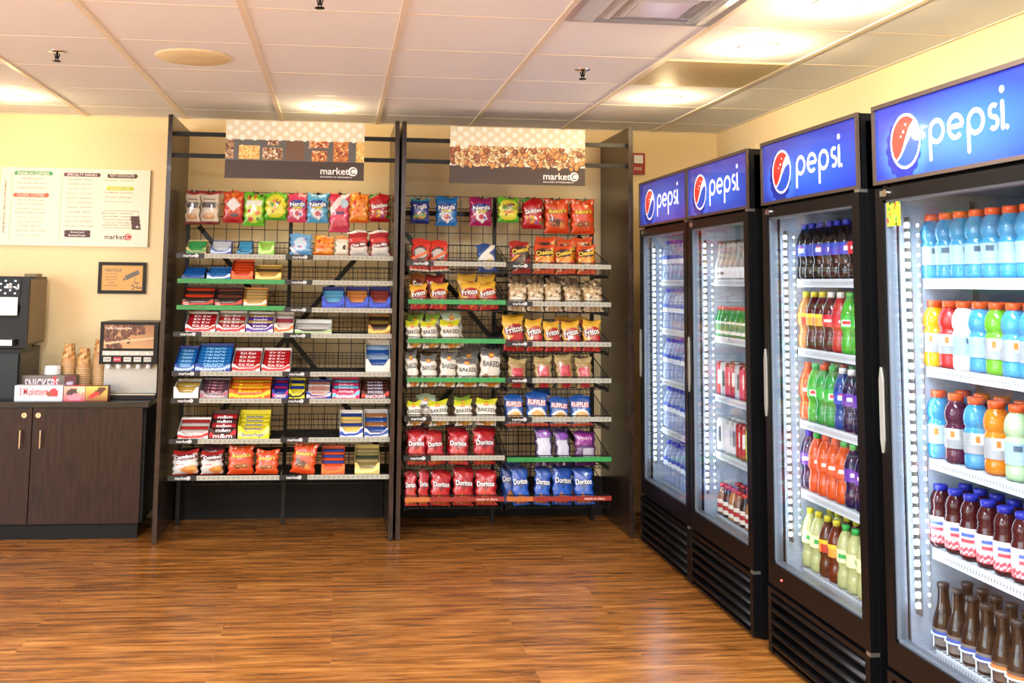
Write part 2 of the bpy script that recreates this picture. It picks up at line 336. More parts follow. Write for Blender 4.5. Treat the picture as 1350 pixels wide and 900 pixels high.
# ------------------------------------------------------------------ racks
PY = 6.02   # front of the wooden end panels
PT = 2.392
def panel(mb, x0, x1): mb.box(x0, x1, PY, WALLY-.005, 0.006, PT)
racks = {}
SH = {}   # (bay column) -> list of (z, floor z, front Y)
cols = {'A': (-.912, -.312), 'B': (-.298, .302), 'C': (.396, .952), 'D': (.976, 1.576)}
stripy = {'A': (337.6, 370.7, 405.6, 440.6, 492.4, 528.0, 581.4, 629.6), 'B': (339.6, 372.6, 408.7, 442.6, 493, 528.4, 579.2, 628.4),
          'C': (347.6, 397.9, 449.2, 500.5, 551.6, 603.4, 657.9), 'D': (351, 400.8, 453.5, 501.5, 552.5, 605.3, 657)}
green = {('A', 2), ('A', 3), ('C', 2), ('C', 3), ('C', 4), ('D', 6)}; redst = {('C', 7), ('D', 7)}
midpx = {'A': 305, 'B': 447, 'C': 600, 'D': 737}
GY = 6.46
def wiregrid(mb, x0, x1, y, z0, z1, sx=.0762, sz=.0762, r=.0022):
    n_ = max(1, round((x1-x0)/sx)); x = [x0+(x1-x0)*i/n_ for i in range(n_+1)]
    for a in x: mb.box(a-r, a+r, y-r, y+r, z0, z1)
    m_ = max(1, round((z1-z0)/sz))
    for j in range(m_+1): b = z0+(z1-z0)*j/m_; mb.box(x0, x1, y-r-.003, y+r-.003, b-r, b+r)
for bay, (nm, px, cs, Yf) in {'left': ('left', (-.9935, -.9685, .306, .331), 'AB', 6.05), 'right': ('right', (.347, .372, 1.702, 1.729), 'CD', 6.0)}.items():
    lab = {'left': 'wide dark wood and black wire snack rack under the granola bar sign', 'right': 'wide dark wood and black wire chip rack under the nut sign'}[bay]
    root = empty('snack_rack', ((px[0]+px[3])/2, 6.3, 0), lab, 'display rack'); ox, oy = root.location.x, root.location.y
    off = (-ox, -oy, 0)
    def part(mb, n_, m_, parent=root, sub=False):
        o = mb.build(n_, m_, parent)
        if not sub: o.location = off
        return o
    for a, b in ((px[0], px[1]), (px[2], px[3])):
        g = MB(); panel(g, a, b); part(g, 'side_panel', MT['dark'])
    x0, x1 = cols[cs[0]][0], cols[cs[1]][1]; xm = (cols[cs[0]][1]+cols[cs[1]][0])/2
    # rails that carry the sign
    for z in (2.290, 2.165):
        part(MB().box(px[1], px[2], 6.075, 6.095, z-.012, z+.012), 'sign_rail', MT['black'])
    for a, b in ((x0-.01, xm-.004), (xm+.004, x1+.01)):
        g = MB(); wiregrid(g, a, b, GY, .24, 1.99); part(g, 'wire_grid', MT['wire'])
    for a in (x0-.012, xm, x1+.012):
        part(MB().box(a-.011, a+.011, GY+.005, GY+.03, 0.002, 1.99), 'upright', MT['black'])
    part(MB().box(px[1]+.005, px[2]-.005, WALLY-.07, WALLY-.03, 0, .235), 'base_panel', MT['blackm'])
    g = MB(); zc = 1.12 if bay == 'left' else 1.10
    for s_ in (-1, 1):
        g = MB(); g.obox((xm-s_*.56, GY+.045, zc+.66), (xm+s_*.56, GY+.045, zc-.66), .03, .008, up=(0, 1, 0)); part(g, 'cross_brace', MT['black'])
    part(MB().box(x0, x1, GY+.035, GY+.042, .42 if bay == 'left' else 1.87, .45 if bay == 'left' else 1.90), 'cross_bar', MT['black'])
    for cc in cs:
        xa, xb = cols[cc]; SH[cc] = []
        for k, sy in enumerate(stripy[cc]):
            z = onY(midpx[cc], sy, Yf).z; h = .0125
            basket = bay == 'right'; fz = z-.045 if basket else z+.010
            SH[cc].append((z, fz, Yf))
            g = MB(); r = .0021
            # wire deck, front/side/back fences
            nx_ = 22
            for i in range(nx_+1): a = xa+(xb-xa)*i/nx_; g.box(a-r*.7, a+r*.7, Yf+.006, GY-.02, fz-.004, fz-.001)
            for j in range(5): b = Yf+.01+(GY-.03-Yf-.01)*j/4; g.box(xa, xb, b-r, b+r, fz-.008, fz-.004)
            top = fz+.085
            if basket:
                for i in range(nx_+1): a = xa+(xb-xa)*i/nx_; g.box(a-r*.6, a+r*.6, Yf+.004, Yf+.007, fz-.004, fz+.065)
                g.box(xa, xb, Yf+.002, Yf+.007, fz+.063, fz+.068)
                for a in (xa, xb-.003):
                    g.obox((a, Yf+.01, fz+.065), (a, GY-.02, fz+.17), .003, .005)
                    for j in range(12): b = Yf+.01+(GY-.03-Yf)*j/11; g.box(a, a+.002, b-.001, b+.001, fz, fz+.065+.1*j/11)
                top = fz+.17
            for i in range(nx_+1): a = xa+(xb-xa)*i/nx_; g.box(a-r*.6, a+r*.6, GY-.022, GY-.019, fz, top)
            for b in np.linspace(fz+.02, top, 4 if basket else 3): g.box(xa, xb, GY-.024, GY-.02, b-r, b+r)
            if not basket: g.box(xa, xb, Yf+.004, GY-.02, fz-.0095, fz-.008)
            for a in (xa, xb-.004): g.box(a, a+.004, Yf+.01, GY-.02, fz-.022, fz-.004)
            sh = part(g, 'shelf', MT['wire'])
            isg, isr = (cc, k+1) in green, (cc, k+1) in redst
            xs = xa if (isg or isr) else xa+.145
            cv = Cv(100, 7, '2b8e45' if isg else ('8a2418' if isr else 'a6a598'), (xb-xs), .026)
            if isg:
                cv.rect(0, 0, .27, 1, '25803a')
                for i in range(10): cv.ell(.3+i*.075, .5, .012, .2, '2a7f45')
            elif isr: cv.rect(0, 0, .25, 1, 'b0622c')
            else:
                for i in range(17): cv.ell(.03+i*.058, .5, .02, .22, '8c8a7c')
            g = sheet(cv, xb-xs+.01, .026, Yf-.004, xs, z-.013); g.col('222222').box(xs, xb+.01, Yf-.003, Yf+.003, z-.013, z+.013)
            part(g, 'price_strip', MT['card'], sh, True)
            if not (isg or isr):
                g = MB().col('0c0c0c').box(xa-.012, xs-.002, Yf-.006, Yf+.003, z-.014, z+.014); logo(g, xa+.07, z, .085, 'd8d8d8', 'd8d8d8', '0c0c0c', flat(Yf-.006))
                part(g, 'logo_plate', MT['card'], sh, True)
            elif isr:
                g = MB(); text_into(g, 'snacks to share', xb-.09, z, .12, 'e8c8b8', flat(Yf-.004)); part(g, 'lettering', MT['ink'], sh, True)
    racks[bay] = (root, off)
# hanging signs
def sign(x0, x1, kind, label):
    w_, h_ = x1-x0, .336; NX, NY = 380, 160
    cv = Cv(NX, NY, '3c2b27', w_, h_)
    g_ = random.Random(5)
    cv.rect(0, .31, 1, .67, 'f0e6d6' if kind == 'nuts' else '5a5a5c')
    if kind == 'nuts':
        for i in range(230):
            cu, cw = g_.uniform(0, 1), g_.uniform(.32, .66); t = g_.random(); ro = g_.uniform(0, 3.14)
            a, b, c_ = (.036, .042, 'c8894a') if t < .35 else ((.022, .05, '8a4c2c') if t < .55 else (.034, .038, 'e8cfa0'))
            cv.ell(cu, cw, a, b*1.05, '5a3018', ro); cv.ell(cu, cw+.004, a*.84, b*.86, c_, ro)
            if t >= .55: cv.ell(cu+.004, cw+.016, a*.45, b*.45, 'b88850', ro)
            else: cv.ell(cu-.003, cw+.01, a*.35, b*.3, 'e0a96c' if t < .35 else 'b87850', ro)
    else:
        bars = [(-.02, .33, .06, .66, 'n'), (.095, .33, .245, .57, 'o'), (.265, .33, .41, .54, 'n'), (.29, .58, .38, .67, 'n'), (.435, .33, .565, .66, 'c'), (.6, .55, .74, .67, 'r'), (.62, .32, .73, .5, 'r'), (.775, .32, .885, .67, 'r'), (.94, .32, 1.02, .67, 'o')]
        for a, b, c_, d, t in bars:
            cv.rect(a, b, c_, d, {'n': 'a58463', 'o': 'dcb468', 'c': '6e503e', 'r': 'b8703a'}[t])
            if t != 'c':
                cv.specks(int(60*(c_-a)/.13), {'n': ['f0e2d0', '5c3322', 'c8a078', '7a4a30'], 'o': ['f2dc9a', 'c89038', 'e8c880'], 'r': ['e8c89a', '7a2c1c', 'd89850', 'a84020']}[t], a+.004, b+.01, c_-.004, d-.01, .006, int(a*999)+7)
    cv.rect(0, .67, 1, 1, 'd9d3ba')
    for r in range(-1, 4):
        for i in range(13):
            cv.ell((i+(r % 2)*.5)/9.2*.82+.03, .70+r*.085, .019, .046, 'efece2') if .7+r*.085 > .68 else None
    cv.rect(0, .31, 1, .67, 'ffffff') if False else None
    e = empty('hanging_sign', ((x0+x1)/2, 6.045, 2.037), label, 'sign', 'signs above the racks')
    g = sheet(cv, w_, h_, -.0045); g.build('printed_face', MT['card'], e)
    MB().box(-w_/2, w_/2, -.004, .004, 0, h_).build('board', MT['blackm'], e)
    MB().box(-w_/2+.1, -w_/2+.13, .004, .03, .12, .30).box(w_/2-.13, w_/2-.1, .004, .03, .12, .30).build('hook', MT['black'], e)
    g = MB(); logo(g, w_*.32, .052, .215, 'f0eeee', 'f0eeee', '3c2b27', flat(-.005), True); g.build('lettering', MT['ink'], e)
sign(-.67, .127, 'granola', 'hanging polka dot sign with granola bars above the left rack')
sign(.63, 1.442, 'nuts', 'hanging polka dot sign with mixed nuts above the right rack')
# ------------------------------------------------------------------ snack bags
def bag_surface(w_, h_, t):
    def f(x, z):
        u = min(1, abs(2*x/w_)); v = min(1, abs(2*(z-h_/2)/(h_*.9)))
        return t/2*(max(0, 1-u**3)**.55)*(max(0, 1-v**3.2)**.6)*(1+.10*math.sin(x*95+z*60)*v) + .0012
    return f
def bag_mesh(w_, h_, t, cv, texts, back, seed=0):
    NX, NY = cv.nx, cv.ny; sf = bag_surface(w_, h_, t); mb = MB(); mb.smooth = True
    g_ = random.Random(seed); ph = g_.uniform(0, 6)
    def pos(i, j, s):
        u = 2*i/(NX-1)-1; v = j/(NY-1); x = u*w_/2; z = v*h_
        pinch = 1-.07*math.sin(math.pi*v)**.6*1.0 if t > .02 else 1
        edge = .004*math.sin(v*23+ph)
        y = sf(x, z); zc = z + (.006*math.sin(u*3+ph) if v > .9 else 0)
        crimp = .0012*math.sin(i*2.2) if (v < .06 or v > .94) else 0
        return (x*pinch+edge*abs(u), -s*y+crimp, zc)
    cv.a = cv.a*.72
    fr = [pos(i, j, 1) for j in range(NY) for i in range(NX)]; bk = [pos(i, j, -1) for j in range(NY) for i in range(NX)]
    c0 = cv.a.reshape(-1, 3); fs = [(j*NX+i, j*NX+i+1, (j+1)*NX+i+1, (j+1)*NX+i) for j in range(NY-1) for i in range(NX-1)]
    mb.add(fr, fs, c0); mb.col(back); mb.add(bk, [f[::-1] for f in fs])
    N = NX*NY; rim = [i for i in range(NX)] + [j*NX+NX-1 for j in range(1, NY)] + [(NY-1)*NX+i for i in range(NX-2, -1, -1)] + [j*NX for j in range(NY-2, 0, -1)]
    for a, b in zip(rim, rim[1:]+rim[:1]): mb.f.append((b, a, N+a, N+b)); mb.m.append(0); mb.sm.append(False)
    tm = MB()
    for tx in texts:
        s, cu, cv_, wf, col_ = tx[:5]; kw = tx[5] if len(tx) > 5 else {}
        kw = dict(kw); hf = kw.pop('hf', None)
        text_into(tm, s, (cu-.5)*w_*.93, cv_*h_, wf*w_*.92, col_, lambda x, z, e=0: (x, -sf(x, z)-.0036-e, z), height=hf*h_ if hf else None, **kw)
    cv.a = cv.a/.72; return mb.mesh('snack_bag', MT['film']), (tm.mesh('lettering', MT['ink']) if texts else None)
def D(bg, back=None, t=.045):
    return dict(bg=bg, back=back or bg, t=t)
def design(name):
    """artwork of each package: (canvas painter, texts, back colour, thickness factor)"""
    c = Cv(26, 30, 'cc2222', .7, 1); T_ = []; back = None; th = .30
    W, K = 'ffffff', '151515'
    if name == 'cookie':
        c.a[:] = lin('e9ddca'); c.rect(0, .9, 1, 1, 'a8242c'); c.rect(0, 0, 1, .08, '7a1822'); c.rect(.1, .5, .9, .66, '4a3a34'); c.ell(.5, .24, .36, .10, 'c98b48'); c.ell(.6, .28, .2, .06, 'e3b06a'); c.rect(.2, .74, .8, .78, '6a4438'); back = 'a8242c'
    elif name == 'fruitred':
        c.a[:] = lin('d4461f'); c.specks(14, ['f09038', 'b82018', 'e86a20'], 0, .55, 1, .95, .06, 3); c.grad('a81420', 'cc2020', 0, .3); c.mask(abs(c.u-.5)/.36+abs(c.v-.58)/.24 < 1, 'f2efee'); c.ell(.55, .25, .2, .06, '23365e'); back = 'b81c1c'
    elif name == 'fruitgreen':
        c.a[:] = lin('6cc22c'); c.ell(.5, .48, .42, .4, 'd8e84a'); c.rect(.1, .62, .9, .76, 'eef4e0'); c.ell(.3, .45, .12, .06, 'd03828'); c.ell(.7, .38, .13, .07, 'e86a30'); c.ell(.35, .2, .14, .07, 'c82828'); c.ell(.7, .2, .1, .06, '3b8f2c'); c.specks(8, ['2c2c1c', 'd87820'], .1, .8, .9, .95, .05, 4)
    elif name in ('sour', 'sourk'):
        c.a[:] = lin('6dc228'); c.ell(.5, .5, .48, .44, 'e8e23a'); c.rect(0, 0, 1, .1, '45a028'); c.specks(22, ['2a2418', '3c9a34', 'd83a28', 'e88a20'], .18, .3, .82, .75, .045, 6)
        T_ = [('SOUR', .5, .68, .62, K, dict(hf=.11, rot=.1)), ('PATCH', .5, .55, .7, '2c8a34', dict(hf=.11)), ('KIDS', .5, .42, .5, 'd8501c', dict(hf=.1))]
        if name == 'sour': T_ = []
    elif name in ('nerdp', 'nerdb', 'nerdpink', 'nerdlb'):
        bg = {'nerdp': 'a81e5e', 'nerdb': '1478c8', 'nerdpink': 'e0466a', 'nerdlb': '5cb4e4'}[name]
        c.a[:] = lin(bg); c.ell(.5, .62, .46, .16, '1c3c9c'); c.ell(.5, .52, .28, .05, 'd8c828'); c.ell(.5, .3, .24, .15, 'f0eef2'); c.ell(.5, .3, .13, .09, 'c03040'); c.specks(8, ['f0c0d0', 'ffffff', '4060c0'], .08, .08, .92, .45, .04, 8); c.rect(0, .93, 1, 1, bg)
        T_ = [('Nerds', .5, .63, .8, W, dict(hf=.15, rot=.06, shadow='14286c'))]
    elif name == 'twist':
        c.a[:] = lin('e8476a'); c.rect(0, .9, 1, 1, 'c8203c'); c.slash(.55, .42, .66, 'f6e4ea'); c.slash(.55, .68, .74, 'c81e38'); c.rect(.08, .1, .9, .3, 'd02848'); c.ell(.75, .75, .2, .12, 'b8d8f0'); c.rect(.3, .45, .75, .52, '24306c'); th = .22
    elif name == 'orangecandy':
        c.a[:] = lin('f08a1c'); c.specks(22, ['c83a1c', 'ffd050', 'e85820', 'ffa838'], .05, .1, .95, .92, .05, 9); c.rect(0, 0, 1, .08, 'e0601c')
    elif name == 'skittles':
        c.a[:] = lin('c4161c'); c.slash(.3, .85, 1.1, '3c9c3c'); c.slash(.3, 1.02, 1.1, 'e8c828'); c.specks(12, ['e8c020', '3ca040', 'e87820', '8030a0', 'ffffff'], .05, .15, .95, .4, .05, 5); c.grad('a80c14', 'b8141c', 0, .16); T_ = [('Skittles', .5, .58, .86, W, dict(hf=.14, rot=.18, shadow='6a0c10'))]
    elif name == 'trolli':
        c.a[:] = lin('2438a0'); c.ell(.5, .3, .4, .16, '3c5c30'); c.specks(12, ['d8402c', 'e0c840', '50b040', 'e88830'], .2, .18, .8, .42, .05, 2); c.rect(0, .92, 1, 1, '24b0d0'); c.rect(0, 0, 1, .08, '182878'); T_ = [('Trolli', .48, .68, .75, W, dict(hf=.18, rot=.1))]
    elif name in ('reeses', 'reesem'):
        c.a[:] = lin('e8501c'); c.specks(7, ['f8e8d8'], .02, .88, .98, .94, .03, 3); c.ell(.5, .28, .4, .11, 'c8642a'); c.ell(.35, .27, .13, .07, '6a3418'); c.ell(.62, .29, .14, .08, '7a3c1c'); c.ell(.36, .28, .06, .03, 'e0a050'); c.ell(.62, .3, .07, .035, 'e8a858'); c.rect(0, 0, 1, .05, 'd03c14')
        if name == 'reesem': c.specks(5, ['5a2c14', 'd89040', 'f0e0d0'], .2, .2, .8, .42, .08, 12)
        T_ = [("Reese's", .5, .65, .74, 'f6d820', dict(hf=.13, rot=.08, shadow='6a2410'))]
    elif name == 'lightbluebag':
        c.a[:] = lin('6aaadf'); c.ell(.5, .5, .3, .3, 'cfe3f4'); c.slash(-.8, .25, .42, 'f0f4fa'); c.specks(8, ['ffffff', '3c7cc8', 'f0a0b0'], .2, .2, .8, .8, .05, 4)
    elif name == 'bearbag':
        c.a[:] = lin('efe4cc'); c.rect(0, .82, 1, 1, 'd89050'); c.ell(.5, .5, .3, .12, 'f8f4e8'); c.ell(.7, .4, .14, .12, '4a3428'); c.rect(0, 0, 1, .1, 'd8b890')
    elif name == 'cinnabag':
        c.a[:] = lin('a8242a'); c.rect(0, .55, 1, .7, 'd84038'); c.rect(.05, 0, .95, .36, 'd8d0c8'); c.rect(0, .9, 1, 1, 'f0e8e0'); c.ell(.5, .42, .42, .1, '8a1820'); T_ = [('Chex Mix', .5, .42, .8, W, dict(rot=.08, shadow='5c1014'))]
    elif name == 'combos':
        c.a[:] = lin('dcd8d2'); c.rect(0, .85, 1, 1, 'b82a24'); c.ell(.5, .72, .52, .14, '7a2430'); c.ell(.7, .2, .35, .14, 'd8883c'); c.ell(.8, .28, .18, .1, 'e8a850'); c.rect(0, 0, 1, .06, 'b83a24'); c.rect(.15, .38, .5, .44, 'c84038'); T_ = [('Combos', .5, .73, .84, W, dict(hf=.14, rot=.06, shadow='401018'))]; back = '8a2430'
    elif name == 'combosdark':
        c.a[:] = lin('5a3a40'); c.ell(.5, .72, .5, .12, '7a2430'); T_ = [('Combos', .5, .73, .8, 'c8c0c0', dict(hf=.14))]
    elif name == 'redchip':
        c.a[:] = lin('d4301c'); c.ell(.5, .55, .42, .22, '3a2420'); c.ell(.5, .55, .34, .16, 'c8c0b8'); c.slash(.3, .28, .38, 'e87030'); c.rect(0, 0, 1, .06, 'e8d8c0'); c.ell(.7, .28, .2, .08, 'd89848')
    elif name == 'tostito':
        c.a[:] = lin('1f4a90'); c.ell(.55, .35, .36, .28, 'eee8dc'); c.slash(.6, .3, .5, 'f4f0e8'); c.ell(.6, .3, .24, .17, 'e0c890')
    elif name in ('cheetohot', 'cheeto'):
        c.a[:] = lin('d85020' if name == 'cheeto' else 'a82018'); c.slash(.45, .05, .32, 'e8961c' if name == 'cheeto' else '2a1414'); c.slash(.45, .36, .44, 'f0c030'); c.specks(14, ['e85820', 'c82818', '2c1010', 'f4e4d0'], .05, .04, .95, .32, .05, 11); c.ell(.5, .7, .46, .14, '401410'); T_ = [('Cheetos', .5, .7, .84, 'f6d030', dict(hf=.15, rot=.15, shadow='2a0c08'))]
    elif name == 'fritos':
        c.a[:] = lin('f2bb3c'); c.mask(c.v < .34+.3*c.u, 'c81e1c'); c.slash(.3, .27, .33, 'f4cc60'); c.ell(.5, .6, .46, .16, 'b81c1a', .25); c.specks(12, ['e8883c', 'd83828', 'e0a050'], .1, .04, .9, .26, .05, 3); c.rect(0, .95, 1, 1, 'e8a830'); T_ = [('Fritos', .5, .61, .82, 'f8f0e8', dict(hf=.19, rot=.22, shadow='3a1010'))]; back = 'b81c1a'
    elif name == 'suncorn':
        c.a[:] = lin('a85a2c'); c.ell(.5, .6, .44, .2, '7c1c18'); c.rect(0, .9, 1, 1, 'b8862c'); T_ = [('Sun', .5, .65, .7, 'f4ead0', dict(hf=.2, shadow='401008'))]
    elif name == 'sunred':
        c.a[:] = lin('a02420'); c.rect(0, .9, 1, 1, '801814'); T_ = [('Sun', .5, .68, .7, 'f4ead0', dict(hf=.2, shadow='401008'))]
    elif name == 'popcorn':
        c.a[:] = lin('d9c09a'); c.specks(55, ['8a6a48', 'f0e2c0', 'c8a878', '5a4432', 'b88a58'], 0, .45, 1, 1, .05, 17); c.rect(.1, .08, .9, .5, 'f2e6cc'); c.ell(.5, .1, .34, .08, 'c8a070')
    elif name == 'popcornb':
        c.a[:] = lin('6e5a48'); c.specks(50, ['a88a68', '3c3028', 'c8b090', '8a6a4c'], 0, 0, 1, 1, .06, 19)
    elif name in ('bakedy', 'bakedg', 'bakedk', 'bakedgr'):
        top = {'bakedy': 'd8d828', 'bakedg': '8cae3c', 'bakedk': '70716e', 'bakedgr': 'a8b894'}[name]
        c.a[:] = lin('ebe2cf'); c.rect(0, .82, 1, 1, top); c.ell(.5, .84, .6, .07, top); c.ell(.5, .80, .13, .07, 'd8382c'); c.ell(.5, .82, .12, .04, 'f0c830'); c.ell(.25, .2, .17, .13, '9c5c44'); c.ell(.72, .16, .22, .13, 'e8a13c'); c.ell(.55, .08, .2, .1, 'dc8a30')
        if name != 'bakedk': c.ell(.3, .2, .16, .12, '8a8a3c'); c.ell(.7, .16, .2, .12, 'e4b848')
        T_ = [('BAKED', .5, .58, .84, K, dict(hf=.14))]; back = top
    elif name == 'tanbag':
        c.a[:] = lin('a8884c'); c.rect(.2, .32, .8, .68, 'c41c24'); c.rect(.25, 0, .75, .22, 'c41c24'); c.ell(.5, .27, .2, .08, '8a5c34'); c.rect(0, .86, 1, 1, 'c8b078'); c.ell(.5, .5, .22, .08, 'd8444c')
    elif name == 'ruffles':
        c.a[:] = lin('1c54a4'); c.ell(.52, .28, .44, .26, 'f0ece0'); c.ell(.55, .32, .3, .14, 'e4a23c'); c.ell(.5, .26, .22, .09, 'f0bc5c'); c.rect(0, 0, 1, .07, 'd8502c'); T_ = [('RUFFLES', .5, .70, .84, 'f4ece8', dict(hf=.15, rot=-.1, shadow='b82428'))]
    elif name in ('doritor', 'doritob'):
        bg = 'bd1820' if name == 'doritor' else '1a4fb0'
        c.a[:] = lin(bg); c.rect(0, .93, 1, 1, '8c0f18' if name == 'doritor' else '123a88'); c.mask(abs(c.u-.5) < (.62-c.v)*1.2, 'd42a26' if name == 'doritor' else '2a66cc')
        c.mask((abs(c.u-.5) < (c.v-.36)*.9) & (c.v < .56), '8a0c14' if name == 'doritor' else '143a7c')
        c.mask((abs(c.u-.40) < (.32-c.v)*1.1) & (c.v > .06), 'e8923c'); c.mask((abs(c.u-.62) < (.28-c.v)*.9) & (c.v > .04), 'd87828')
        T_ = [('Doritos', .5, .6, .84, 'f6f2ee', dict(hf=.14, shadow='2a0a10' if name == 'doritor' else '0c1c48'))]
    elif name == 'purplechip':
        c.a[:] = lin('3a2250'); c.rect(.15, .12, .85, .66, 'd8d4e4'); c.ell(.5, .78, .4, .1, '8a3cac'); c.specks(10, ['2c1838', 'e8e4f0', '6a3c8c'], .1, .0, .9, .2, .06, 4)
    elif name == 'purplered':
        c.a[:] = lin('5c2068'); c.rect(.05, .6, .8, .92, '9c3090'); c.rect(.35, .12, .9, .5, 'c8c0cc'); T_ = [("Andy's", .5, .78, .6, 'e8c0dc')]
    back = back or None
    return c, T_, back, th
_bc = {}
def get_bag(name, w_, h_):
    kw = round(w_/.012)*.012; kh = round(h_/.012)*.012
    k = (name, round(kw, 3), round(kh, 3))
    if k not in _bc:
        c, T_, back, th = design(name); c.w = kw; c.h = kh
        bc = back
        mm = bag_mesh(kw, kh, min(.06, kw*th), c, T_, bc or 'b0a8a0', hash(name) % 97 if False else len(name))
        if bc is None:      # back of the bag takes the dominant front colour
            n_ = c.nx*c.ny; col_ = np.median(c.a.reshape(-1, 3), axis=0); me = mm[0]
            arr = np.empty(len(me.vertices)*4, 'f'); me.color_attributes['Col'].data.foreach_get('color', arr); arr = arr.reshape(-1, 4); arr[n_:2*n_, :3] = col_; me.color_attributes['Col'].data.foreach_set('color', arr.ravel())
        _bc[k] = mm + (kw, kh)
    return _bc[k]
def put_bag(name, x, y, z, w_, h_, label, cat, group, lean=.2, roll=0, turn=0, kind='snack_bag'):
    me, lt, kw, kh = get_bag(name, w_, h_)
    o = link(kind, me, None, (x, y, z), (-lean, roll, turn)); o.scale = (w_/kw, 1, h_/kh)
    tag(o, label, cat, group)
    if lt: link('lettering', lt, o)
    return o
HALF = {'A': "left rack's left half", 'B': "left rack's right half", 'C': "right rack's left half", 'D': "right rack's right half"}
DESC = {'cookie': 'cream and maroon cookie bag', 'fruitred': 'red bag with white diamond', 'fruitgreen': 'green fruit snack bag', 'sour': 'lime bag with yellow centre', 'sourk': 'green and yellow candy bag',
        'nerdp': 'magenta candy bag', 'nerdb': 'blue candy bag', 'nerdpink': 'pink candy bag', 'nerdlb': 'light blue candy bag', 'twist': 'tall pink candy packet', 'orangecandy': 'orange candy bag', 'skittles': 'red rainbow candy bag',
        'trolli': 'dark blue gummy bag', 'reeses': 'orange pretzel bag', 'reesem': 'orange chocolate bag', 'lightbluebag': 'pale blue snack bag', 'bearbag': 'cream and brown bag', 'cinnabag': 'maroon and white bag',
        'combos': 'white and maroon bag', 'combosdark': 'dark maroon bag', 'redchip': 'red chip bag', 'tostito': 'blue and white bag', 'cheetohot': 'dark red puff bag', 'cheeto': 'orange cheese puff bag', 'fritos': 'yellow and red chip bag',
        'suncorn': 'brown chip bag', 'sunred': 'dark red chip bag', 'popcorn': 'cream popcorn bag', 'popcornb': 'brown popcorn bag', 'bakedy': 'yellow topped cream bag', 'bakedg': 'green topped cream bag', 'bakedk': 'grey topped cream bag', 'bakedgr': 'grey green bag',
        'tanbag': 'tan bag with red label', 'ruffles': 'blue potato chip bag', 'doritor': 'red tortilla chip bag', 'doritob': 'blue tortilla chip bag', 'purplechip': 'purple and white bag', 'purplered': 'magenta and purple bag'}
# --- bags on peg hooks
hang = {'left': [('cookie', 245, 263.5, 252, 296), ('cookie', 264.5, 288, 252, 296), ('fruitred', 294.5, 321, 252, 294), ('fruitgreen', 321.5, 348.5, 254, 298), ('sour', 349, 378, 254, 290.5), ('nerdpink', 379.5, 404.5, 255, 293.5),
                 ('nerdlb', 405, 432.5, 255, 294), ('twist', 435, 460, 255, 306.5), ('orangecandy', 461, 486.5, 255, 294), ('skittles', 487, 513, 256, 293)],
        'right': [('trolli', 541, 566, 262, 295), ('nerdb', 574.5, 603, 259, 298), ('nerdp', 619, 649, 260, 298), ('sourk', 656.5, 684, 260, 293.5), ('skittles', 689, 716, 261, 302), ('reesem', 718, 750.5, 262, 308), ('reeses', 752.5, 784, 263, 309)]}
PEGY = 6.28
for bay, L_ in hang.items():
    root, off = racks[bay]
    for i, (d, x0, x1, y0, y1) in enumerate(L_):
        a, b = onY(x0, y0, PEGY), onY(x1, y1, PEGY); xm = (a.x+b.x)/2; nrow = 1 if bay == 'left' else 2
        for k in range(2):
            y = PEGY+k*.06
            lb = f'{DESC[d]} hanging {ORD[i]} from left' + (', behind' if k else '') + f', top of {bay} rack'
            put_bag(d, xm+.004*k, y, b.z+.004*k, b.x-a.x, a.z-b.z, lb, 'snack bag', f'bags hanging on the {bay} rack', lean=.04, turn=random.Random(i).uniform(-.08, .08))
        g = MB().tube((xm, PEGY-.06, a.z-.008), (xm, GY, a.z-.004), .0025).tube((xm, PEGY-.06, a.z-.008), (xm, PEGY-.065, a.z+.008), .0025).box(xm-.012, xm+.012, GY-.008, GY-.003, a.z-.03, a.z+.02)
        o = g.build('peg_hook', MT['wire'], root); o.location = off
